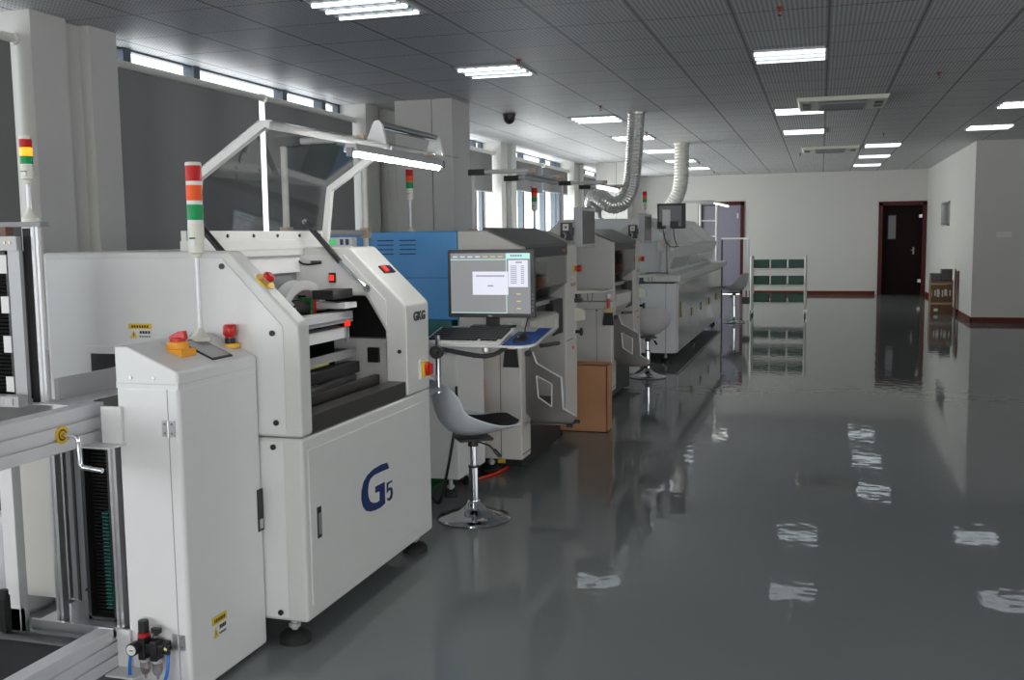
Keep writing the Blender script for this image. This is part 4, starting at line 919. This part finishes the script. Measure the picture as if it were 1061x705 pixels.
# ================================================================== STATIONS WITH LAMP FRAMES
def station(Yp, dY, xp, zt, xa, label, base=None, rungs=False):
    t = thing('inspection_station', label, 'work station', (xp, Yp + dY / 2, 0), 'inspection stations with lamp frames')
    r = 0.017
    zb = 0.0
    for k, y in enumerate((Yp, Yp + dY)):
        MB().cyl((xp, y, zb), (xp, y, zt), r, 'tube', 12).build('post', t)
        MB().cyl((xp - 0.02, y, zt + 0.012), (xa, y, zt + 0.012), r, 'tube', 12).build('arm', t)
        MB().box(xp - 0.03, xp + 0.10, y - 0.022, y + 0.022, zt - 0.012, zt + 0.034, 'black').build('joint', t)
        MB().box(xa - 0.02, xa + 0.02, y - 0.018, y + 0.018, zt - 0.006, zt + 0.030, 'tan').build('joint', t)
        MB().box(xp - 0.025, xp + 0.025, y - 0.025, y + 0.025, 1.50, 1.56, 'tan').build('joint', t)
    MB().cyl((xp, Yp, 1.53), (xp, Yp + dY, 1.53), r, 'lgrey', 12).build('cross_tube', t)
    lh = MB().prism([(xa - 0.11, zt - 0.02), (xa - 0.02, zt - 0.02), (xa - 0.035, zt + 0.0), (xa - 0.095, zt + 0.0)], Yp - 0.06, Yp + dY + 0.06, 'lgrey').build('lamp_housing', t)
    for y in (Yp + 0.02, Yp + dY - 0.02):
        MB().box(xa - 0.085, xa - 0.045, y - 0.01, y + 0.01, zt - 0.01, zt + 0.012, 'lgrey').build('lamp_hanger', t)
    lh2 = MB().cyl((xa - 0.065, Yp - 0.03, zt - 0.036), (xa - 0.065, Yp + dY + 0.03, zt - 0.036), 0.019, 'tube_lit' if label.startswith('lit') else 'lgrey', 10).build('lamp_tube', lh)
    if base:
        x0, x1, y0, y1 = base
        MB().box(x0, x1, y0, y1, 0.12, 0.84, 'white2').build('cabinet', t, bevel=0.008)
        [MB().box(xx, xx + 0.05, y0 - 0.02, y1 + 0.05, 0.84, 0.95, 'alulight').build('conveyor_rail', t) for xx in (x0, x1 - 0.05)]
        for x in (x0 + 0.08, x1 - 0.08):
            for y in (y0 + 0.08, y1 - 0.08): levelling_foot(MB(), x, y, 0.122, 0.04).build('levelling_foot', t)
    return t
s1 = station(4.63, 0.94, -2.6, 1.975, -2.17, 'pipe framed inspection station with pale posts behind the raised clear cover', (-2.5, -1.945, 5.32, 5.8))
MB().box(-2.78, -2.56, 5.30, 5.36, 1.44, 1.505, 'label_w').box(-2.76, -2.66, 5.296, 5.30, 1.465, 1.492, 'green_led').box(-2.635, -2.615, 5.296, 5.30, 1.462, 1.495, 'navy').box(-2.60, -2.58, 5.296, 5.30, 1.462, 1.495, 'navy').box(-2.62, -2.60, 5.31, 5.345, 1.40, 1.44, 'grey').build('counter_display', s1, label='white counter with a green display')
s2 = station(7.55, 0.93, -2.6, 1.985, -2.12, 'pipe framed inspection station between the two placement machines, lamp unlit', (-2.55, -2.1, 7.75, 8.35))
s3 = station(10.4, 0.95, -2.6, 2.03, -2.14, 'lit lamp frame of the inspection station between placement machine and oven, beside the foil duct', (-2.55, -2.1, 10.5, 11.2))

# ================================================================== REFLOW OVEN
ov = thing('reflow_oven', 'long white oven with shiny side panels and two exhaust ducts above it', 'machine', (-2.3, 14.4, 0))
OY0, OY1 = 11.70, 17.2
MB().box(-3.1, -1.58, OY0, OY1, 0.12, 0.935, 'ovenwhite').build('lower_body', ov, bevel=0.01)
MB().box(-3.1, -1.53, OY0 - 0.03, OY1 + 0.5, 0.95, 1.03, 'white2').build('top_slab', ov, bevel=0.012)
MB().box(-3.05, -1.6, OY0, OY1, 0.93, 0.955, 'dark').build('shadow_gap', ov)
n = 5
for k in range(n):
    a = OY0 + 0.12 + (OY1 - OY0 - 0.2) * k / n; b = OY0 + 0.12 + (OY1 - OY0 - 0.2) * (k + 1) / n
    p = MB().box(-1.585, -1.568, a + 0.006, b - 0.006, 0.14, 0.915, 'oven').build('side_door', ov, bevel=0.004)
    MB().box(-1.569, -1.55, a + 0.14, a + 0.17, 0.46 if k else 0.52, 0.56 if k else 0.70, 'oldbrass').build('door_handle', p, label='small brass coloured handle')
MB().box(-1.70, -1.696, OY0 - 0.002, OY0 + 0.002, 0.13, 0.93, 'dark').build('end_seam', ov)
MB().box(-1.62, -1.563, OY0 + 0.001, OY0 + 0.1, 0.13, 0.93, 'white2').build('corner_post', ov, bevel=0.006)
hood = MB().prism([(-3.08, 1.03), (-3.08, 1.67), (-2.97, 1.69), (-1.99, 1.69), (-1.63, 1.36), (-1.72, 1.06), (-1.72, 1.03)], 12.05, 17.0, 'ovenwhite').build('hood', ov, bevel=0.012)
for k in range(3):
    a = 12.2 + k * 1.6; b = a + 1.5
    MB().prism([(-1.65, 1.345), (-1.635, 1.35), (-1.712, 1.08), (-1.728, 1.085)], a, b, 'oven').build('lower_window', hood)
    MB().prism([(-1.985, 1.690), (-1.98, 1.697), (-1.64, 1.385), (-1.645, 1.378)], a, b, 'white2').build('lid', hood)
MB().prism([(-1.78, 1.03), (-1.78, 1.30), (-1.66, 1.30), (-1.66, 1.25), (-1.72, 1.20), (-1.72, 1.03)], 11.9, 12.05, 'white2').build('hood_end_post', hood, bevel=0.006)
for x, y in ((-1.72, 11.85), (-1.7, 17.0), (-2.9, 11.85), (-2.9, 17.0), (-1.7, 14.4)):
    levelling_foot(MB(), x, y, 0.13, 0.05).build('levelling_foot', ov)
tower_lamp(ov, -2.02, 12.15, 1.69, 1.80, 0.22, 0.026, 0.010, False)
mon = MB().box(-1.815, -1.49, 11.80, 11.84, 1.56, 1.85, 'dark').box(-1.79, -1.515, 11.785, 11.80, 1.585, 1.825, 'grey').box(-1.815, -1.49, 11.79, 11.84, 1.82, 1.85, 'black').box(-1.53, -1.49, 11.78, 11.84, 1.56, 1.85, 'black').build('operator_screen', ov, bevel=0.005, label='dark flat screen seen from its back')
MB().box(-1.75, -1.66, 11.775, 11.786, 1.60, 1.78, 'label_w').box(-1.71, -1.65, 11.77, 11.786, 1.44, 1.60, 'lgrey').build('mount_plate', mon)
MB().box(-1.81, -1.755, 11.76, 11.786, 1.57, 1.64, 'black').box(-1.66, -1.57, 11.76, 11.786, 1.57, 1.645, 'black').build('connector', mon)
MB().tube([(-1.74, 11.77, 1.57), (-1.72, 11.76, 1.45), (-1.67, 11.76, 1.37), (-1.62, 11.76, 1.35), (-1.56, 11.77, 1.36)], 0.006, 'black', 6, 6).tube([(-1.62, 11.77, 1.57), (-1.61, 11.76, 1.46), (-1.58, 11.76, 1.37)], 0.006, 'black', 6, 6).build('cable', mon)
MB().cyl((-1.69, 11.83, 1.03), (-1.69, 11.83, 1.6), 0.022, 'lgrey', 12).box(-1.82, -1.62, 11.86, 11.95, 1.33, 1.43, 'cream').box(-1.72, -1.66, 11.79, 11.86, 1.38, 1.46, 'lgrey').build('screen_arm', ov)
t = thing('keyboard', 'pale keyboard lying on the near end of the oven top', 'keyboard', (-1.80, 11.78, 1.03))
MB().prism([(11.69, 1.031), (11.69, 1.04), (11.82, 1.052), (11.82, 1.031)], -1.95, -1.66, 'lgrey', 'x').build('tray_frame', t, bevel=0.003)
mb = MB()
for r_ in range(4):
    for k in range(13): mb.box(-1.94 + k * 0.021, -1.924 + k * 0.021, 11.70 + r_ * 0.029, 11.724 + r_ * 0.029, 1.04 + r_ * 0.0026, 1.05 + r_ * 0.0026, 'grey')
mb.build('keys', t)

def duct(name, label, pts, r, m, pitch, collar=None):
    pts = smooth_path([Vector(p) for p in pts], 10)
    # resample evenly and let the radius ripple
    L = [0]
    for a, b in zip(pts, pts[1:]): L.append(L[-1] + (b - a).length)
    n = int(L[-1] / (pitch / 4)); out = []; j = 0
    for k in range(n + 1):
        s_ = L[-1] * k / n
        while j < len(L) - 2 and L[j + 1] < s_: j += 1
        f = (s_ - L[j]) / max(1e-6, L[j + 1] - L[j]); out.append(pts[j].lerp(pts[j + 1], f))
    rad = [r * (1 + 0.05 * math.sin(2 * PI * k / 4 + 0.6)) for k in range(n + 1)]
    t = thing(name, label, 'duct', tuple(pts[-1]))
    MB().tube(out, rad, m, 20).build('hose', t, angle=80)
    if collar:
        MB().cyl(collar, (collar[0], collar[1], collar[2] + 0.12), r * 0.85, 'alu', 20).cyl(collar, (collar[0], collar[1], collar[2] + 0.015), r * 1.1, 'alu', 20).build('collar', t)
    MB().cyl((pts[0].x, pts[0].y, ZC - 0.02), (pts[0].x, pts[0].y, ZC), r * 1.12, m, 22).build('ceiling_ring', t)
    return t
duct('exhaust_duct', 'shiny foil exhaust duct looping from the ceiling to the near end of the oven',
     [(-2.09, 12.0, 2.92), (-2.11, 12.0, 2.6), (-2.13, 12.0, 2.3), (-2.16, 12.0, 2.08), (-2.24, 12.0, 1.90), (-2.37, 12.0, 1.85), (-2.47, 12.02, 1.90), (-2.56, 12.08, 1.95), (-2.64, 12.15, 1.93), (-2.66, 12.2, 1.84), (-2.64, 12.2, 1.76)], 0.10, 'foil', 0.03, (-2.64, 12.2, 1.69))
duct('exhaust_duct', 'pale ribbed exhaust duct from the ceiling to the far end of the oven',
     [(-2.12, 16.3, 2.92), (-2.12, 16.3, 2.6), (-2.13, 16.3, 2.35), (-2.17, 16.3, 2.15), (-2.26, 16.3, 1.98), (-2.36, 16.3, 1.88), (-2.40, 16.3, 1.80)], 0.115, 'duct', 0.05, (-2.41, 16.3, 1.69))

# ================================================================== UNLOADER STATION beyond the oven
us = thing('unloading_station', 'white pipe ladder frame with a lit lamp at the far oven end', 'work station', (-1.85, 17.85, 0))
for x in (-2.0, -1.72):
    MB().cyl((x, 17.85, 0), (x, 17.85, 2.03), 0.02, 'white', 10).build('post', us)
for z in (1.45, 1.72, 2.02):
    MB().cyl((-2.0, 17.85, z), (-1.72, 17.85, z), 0.014, 'white', 10).build('rung', us)
for y in (17.6, 18.2): MB().cyl((-2.35, y, 2.05), (-1.72, y, 2.05), 0.013, 'lgrey', 10).build('arm', us)
MB().box(-2.0, -1.74, 17.55, 18.25, 2.0, 2.04, 'lgrey').build('lamp_bracket', us)
MB().prism([(-1.82, 2.04), (-1.82, 2.07), (-1.5, 1.985), (-1.5, 1.965)], 17.6, 17.66, 'lgrey').build('lamp_housing', us)
MB().cyl((-1.78, 17.62, 2.025), (-1.5, 17.62, 1.95), 0.016, 'tube_lit', 10).build('lamp_tube', us, label='lit lamp tube')
MB().box(-2.6, -1.72, 17.7, 18.2, 0.3, 0.95, 'ovenwhite').build('cabinet', us, bevel=0.01)
fr = thing('aluminium_frame', 'bare aluminium post frame beside the far stool and green bin trolley', 'frame', (-1.4, 17.9, 0))
MB().box(-1.64, -1.16, 17.88, 17.92, 1.395, 1.42, 'alu').build('top_bar', fr)
MB().box(-1.64, -1.615, 17.88, 17.92, 0, 1.395, 'dark').build('post', fr)
for x in (-1.25, -1.18): MB().box(x - 0.018, x + 0.018, 17.88, 17.92, 0.0, 1.395, 'alulight').build('post', fr)
MB().box(-1.28, -1.15, 17.84, 17.96, 0.28, 0.40, 'dark').build('motor', fr, bevel=0.01)

# ================================================================== STOOLS
def stool(x, y, rot, seat_z, shell, label):
    """rot = 0: the sitter faces +X"""
    t = thing('swivel_stool', label, 'stool', (x, y, 0), 'swivel stools with a round chrome foot')
    t['_o'] = [0, 0, 0]
    MB().lathe([(0.19, 0), (0.195, 0.006), (0.19, 0.012), (0.14, 0.026), (0.08, 0.048), (0.045, 0.075), (0.032, 0.10), (0.001, 0.102)], (0, 0, 0), 'chrome', 40).build('foot', t)
    MB().cyl((0, 0, 0.09), (0, 0, 0.28), 0.026, 'chrome', 20).cyl((0, 0, 0.28), (0, 0, 0.29), 0.028, 'black', 20).cyl((0, 0, 0.28), (0, 0, seat_z - 0.03), 0.017, 'chrome', 18).build('column', t)
    MB().box(-0.09, 0.09, -0.08, 0.08, seat_z - 0.022, seat_z - 0.008, 'black').cyl((0, 0, seat_z - 0.06), (0, 0, seat_z - 0.02), 0.028, 'black', 16).build('mount', t)
    MB().tube([(0.02, -0.02, seat_z - 0.035), (0.07, -0.07, seat_z - 0.05), (0.10, -0.10, seat_z - 0.085)], 0.005, 'black', 8).tube([(0.09, -0.09, seat_z - 0.07), (0.115, -0.115, seat_z - 0.105)], 0.011, 'black', 8).build('lever', t)
    # moulded shell: profile along u (seat front -> back top), section across v
    prof = [(0.24, 0.062), (0.20, 0.050), (0.12, 0.028), (0.03, 0.010), (-0.06, 0.008), (-0.13, 0.030), (-0.175, 0.085), (-0.197, 0.15), (-0.21, 0.22), (-0.222, 0.28), (-0.23, 0.315)]
    half = [0.17, 0.20, 0.215, 0.22, 0.22, 0.222, 0.222, 0.215, 0.20, 0.165, 0.10]
    LIFT = [0.02, 0.025, 0.045, 0.085, 0.12, 0.125, 0.10, 0.06, 0.03, 0.01, 0.0]
    FWD = [-0.02, -0.02, -0.01, 0.0, 0.01, 0.035, 0.065, 0.085, 0.075, 0.05, 0.02]
    def shell_point(k, v, up=0.0):
        u, z = prof[k]; a = abs(v) ** 2.5
        # the cushion lies on the shell: offset along the profile's inner normal
        p0, p1 = prof[max(k - 1, 0)], prof[min(k + 1, len(prof) - 1)]
        n = Vector((p0[1] - p1[1], p1[0] - p0[0])); n = -n.normalized() if n.length else Vector((0, 1))
        if n.y < -0.2: n = -n
        if abs(n.y) <= 0.2 and n.x < 0: n = -n
        return (u + FWD[k] * a + n.x * up, half[k] * v, seat_z + z + LIFT[k] * a + n.y * up)
    bm = MB(); rows = []; nv = 14
    for k in range(len(prof)):
        rows.append([bm.bm.verts.new(shell_point(k, -1 + 2 * i / nv)) for i in range(nv + 1)])
    for a, b in zip(rows, rows[1:]):
        for i in range(nv): bm.face([a[i], a[i + 1], b[i + 1], b[i]], shell)
    o = bm.build('seat_shell', t, angle=60)
    s_ = o.modifiers.new('thick', 'SOLIDIFY'); s_.thickness = 0.010; s_.offset = 0
    sb = o.modifiers.new('smooth', 'SUBSURF'); sb.levels = 1; sb.render_levels = 2
    bm = MB(); rows = []
    for k in range(0, 7):
        w_ = 0.62 if k == 0 else 0.80
        rows.append([bm.bm.verts.new(shell_point(k, w_ * (-1 + 2 * i / 10), 0.017)) for i in range(11)])
    for a, b in zip(rows, rows[1:]):
        for i in range(10): bm.face([a[i], a[i + 1], b[i + 1], b[i]], 'cushion')
    o = bm.build('cushion', t, angle=60, label='black seat cushion')
    s_ = o.modifiers.new('thick', 'SOLIDIFY'); s_.thickness = 0.014; s_.offset = 0
    sb = o.modifiers.new('smooth', 'SUBSURF'); sb.levels = 1; sb.render_levels = 2
    t.rotation_euler = (0, 0, rot)
    return t
stool(-1.745, 5.0, 0.6, 0.455, 'seat', 'pale swivel stool with a black cushion between printer tray and beige machine')
stool(-1.72, 10.55, 1.9, 0.44, 'seatw', 'white backed stool between the farther placement machine and the oven')
stool(-1.37, 17.35, 2.8, 0.52, 'seatw', 'small distant stool beside the aluminium frame and oven end')

# ================================================================== GREEN BIN TROLLEY
tl = thing('bin_trolley', 'chrome three shelf trolley carrying dark green bins, by the far wall', 'trolley', (-0.71, 18.95, 0))
tx0, tx1, ty0, ty1 = -1.18, -0.245, 18.75, 19.2
for x in (tx0, tx1):
    for y in (ty0, ty1):
        MB().cyl((x, y, 0.11), (x, y, 1.03), 0.024, 'tube', 12).build('post', tl)
        MB().cyl((x - 0.012, y, 0.055), (x + 0.012, y, 0.055), 0.055, 'dark', 16).box(x - 0.022, x + 0.022, y - 0.02, y + 0.02, 0.06, 0.125, 'alu').build('caster', tl)
    MB().tube([(x, ty0, 1.02), (x, ty0 + 0.05, 1.06), (x, ty1 - 0.05, 1.06), (x, ty1, 1.02)], 0.02, 'alulight', 10, 4).build('push_handle', tl)
SZ = (0.255, 0.573, 0.868)
for z in SZ:
    MB().box(tx0, tx1, ty0, ty1, z - 0.02, z, 'tube').cyl((tx0, ty0, z - 0.014), (tx1, ty0, z - 0.014), 0.015, 'tube', 10).build('shelf', tl)
def bin_thing(x, z, label):
    t = thing('parts_bin', label, 'bin', (x, 18.93, z), 'dark green bins on the trolley')
    w, y0, y1, h = 0.132, 18.775, 19.12, 0.145
    mb = MB()
    mb.box(x - w, x + w, y0, y1, z + 0.001, z + 0.01, 'bin')
    for a, b in (((x - w, x - w + 0.006), (y0, y1)), ((x + w - 0.006, x + w), (y0, y1)), ((x - w, x + w), (y1 - 0.006, y1)), ((x - w, x + w), (y0, y0 + 0.006))):
        mb.box(a[0], a[1], b[0], b[1], z + 0.001, z + h, 'bin')
    mb.box(x - w + 0.008, x + w - 0.008, y0 + 0.01, y1 - 0.01, z + 0.01, z + h * 0.8, 'black')
    mb.build('tub', t)
    mb = MB(); mb.box(x - w - 0.005, x + w + 0.005, y0 - 0.005, y0 + 0.004, z + h - 0.012, z + h, 'bin').box(x - w - 0.005, x + w + 0.005, y1 - 0.004, y1 + 0.005, z + h - 0.012, z + h, 'bin').box(x - w - 0.005, x - w + 0.003, y0, y1, z + h - 0.012, z + h, 'bin').box(x + w - 0.003, x + w + 0.005, y0, y1, z + h - 0.012, z + h, 'bin')
    for k in range(5): mb.box(x - w + 0.03 + k * 0.05, x - w + 0.05 + k * 0.05, y0 - 0.004, y0, z + 0.03, z + 0.09, 'bin')
    mb.build('rim', t)
rown = ('bottom', 'middle', 'top'); cname = ('end nearest the oven', 'centre', 'end away from the oven')
for i, z in enumerate(SZ):
    for k in range(3):
        bin_thing(tx0 + 0.165 + k * 0.305, z, 'dark green bin on the trolley %s shelf, at the %s' % (rown[i], cname[k]))

# ================================================================== BOXES AND LOOSE THINGS
t = thing('cardboard_box', 'open topped brown cardboard box on the floor between the two placement machines', 'box', (-1.74, 7.58, 0))
bx0, bx1, by0, by1, bh = -1.965, -1.528, 7.48, 7.67, 0.51
mb = MB(); mb.box(bx0, bx1, by0, by1, 0.001, 0.006, 'carton').box(bx0, bx1, by0, by0 + 0.006, 0.001, bh, 'carton').box(bx0, bx1, by1 - 0.006, by1, 0.001, bh, 'carton').box(bx0, bx0 + 0.006, by0, by1, 0.001, bh, 'carton').box(bx1 - 0.006, bx1, by0, by1, 0.001, bh, 'carton')
mb.build('walls', t)
MB().box(bx0 + 0.006, bx1 - 0.006, by1 - 0.012, by1 - 0.006, 0.3, bh + 0.012, 'carton').prism([(by0 + 0.006, bh - 0.012), (by0 + 0.05, bh - 0.045), (by0 + 0.05, bh - 0.05), (by0 + 0.006, bh - 0.02)], bx0 + 0.01, bx1 - 0.01, 'carton', 'x').build('flap', t)

t = thing('taped_carton', 'tall taped brown carton standing in the corner by the dark door', 'box', (2.12, 19.95, 0))
MB().box(1.93, 2.305, 19.8, 20.15, 0.001, 0.60, 'carton2').build('body', t, bevel=0.006)
mb = MB(); mb.box(1.928, 2.307, 19.797, 19.80, 0.16, 0.20, 'tape').box(1.928, 2.307, 19.797, 19.80, 0.52, 0.55, 'tape')
for k in range(8): mb.box(1.95 + k * 0.042, 1.955 + k * 0.042 + 0.018 * (k % 3), 19.797, 19.80, 0.30 + 0.02 * (k % 2), 0.41 + 0.015 * (k % 3), 'label_w')
mb.box(1.99, 2.06, 19.797, 19.80, 0.04, 0.09, 'label_w').box(2.22, 2.28, 19.797, 19.80, 0.53, 0.56, 'label_w')
mb.build('tape_and_print', t)
for x0, x1, z0, z1, s_ in ((1.935, 2.11, 0.602, 0.722, 'low black case on the taped carton, at the side toward the dark door'), (2.115, 2.29, 0.602, 0.80, 'taller black case on the taped carton, at the side by the wall')):
    t = thing('black_case', s_, 'case', ((x0 + x1) / 2, 19.95, z0), 'black cases on the taped carton')
    mb = MB(); mb.box(x0, x1, 19.83, 20.10, z0, z1 - 0.02, 'black').build('body', t, bevel=0.004)
    mb = MB(); mb.box(x0 - 0.004, x1 + 0.004, 19.826, 20.104, z1 - 0.022, z1, 'dark').build('lid', t, bevel=0.003)
t = thing('wooden_board', 'narrow brown board leaning on the wall beside the taped carton', 'board', (2.33, 19.5, 0))
MB().prism([(2.29, 0.001), (2.31, 0.001), (2.357, 0.78), (2.337, 0.78)], 19.45, 19.62, 'wood').build('board', t)
t = thing('switch_plate', 'row of white light switch plates on the grey corner wall', 'light switch', (2.8, 17.885, 1.42))
for k in range(3):
    x = 2.695 + k * 0.075
    p = MB().box(x, x + 0.07, 17.876, 17.887, 1.38, 1.465, 'label_w').build('plate', t, bevel=0.003)
    MB().box(x + 0.015, x + 0.055, 17.872, 17.877, 1.395, 1.45, 'label_w').build('rocker', p)
t = thing('white_canister', 'milky white plastic canister half cut by the photo edge, behind the loader', 'canister', (-3.18, 3.3, 0))
MB().lathe([(0.001, 0), (0.15, 0), (0.165, 0.02), (0.165, 0.22), (0.155, 0.28), (0.11, 0.33), (0.05, 0.35), (0.05, 0.37), (0.001, 0.37)], (-3.18, 3.3, 0.001), 'bottle', 26).build('body', t)
MB().lathe([(0.001, 0), (0.055, 0), (0.055, 0.035), (0.001, 0.035)], (-3.18, 3.3, 0.36), 'label_w', 18).build('cap', t)
hs = MB().tube([(-1.985, 5.898, 0.62), (-1.975, 5.86, 0.5), (-1.99, 5.82, 0.35), (-2.02, 5.78, 0.2), (-2.07, 5.72, 0.06), (-2.05, 5.75, 0.012), (-1.98, 5.85, 0.012), (-1.93, 6.0, 0.012), (-1.90, 6.2, 0.03), (-1.92, 6.35, 0.1)], 0.009, 'redhose', 8, 6).build('air_hose')
tag(hs, 'red air hose trailing on the floor behind the first stool', 'hose')
gs = MB().prism([(-2.32, 5.4), (-2.20, 5.4), (-2.20, 6.6), (-2.32, 6.6)], 0.0005, 0.004, 'green', 'z').build('floor_mat')
tag(gs, 'narrow green mat on the floor under the blue machine', 'mat')
cbk = MB().tube([(-1.95, 5.318, 0.66), (-1.93, 5.25, 0.5), (-1.955, 5.22, 0.3), (-1.99, 5.22, 0.14), (-2.03, 5.22, 0.012), (-2.1, 5.3, 0.012)], 0.008, 'black', 8, 6).build('power_cable')
tag(cbk, 'black cable hanging beside the pale cabinet behind the first stool', 'cable')
for o in bpy.data.objects:
    if '_o' in o: del o['_o']
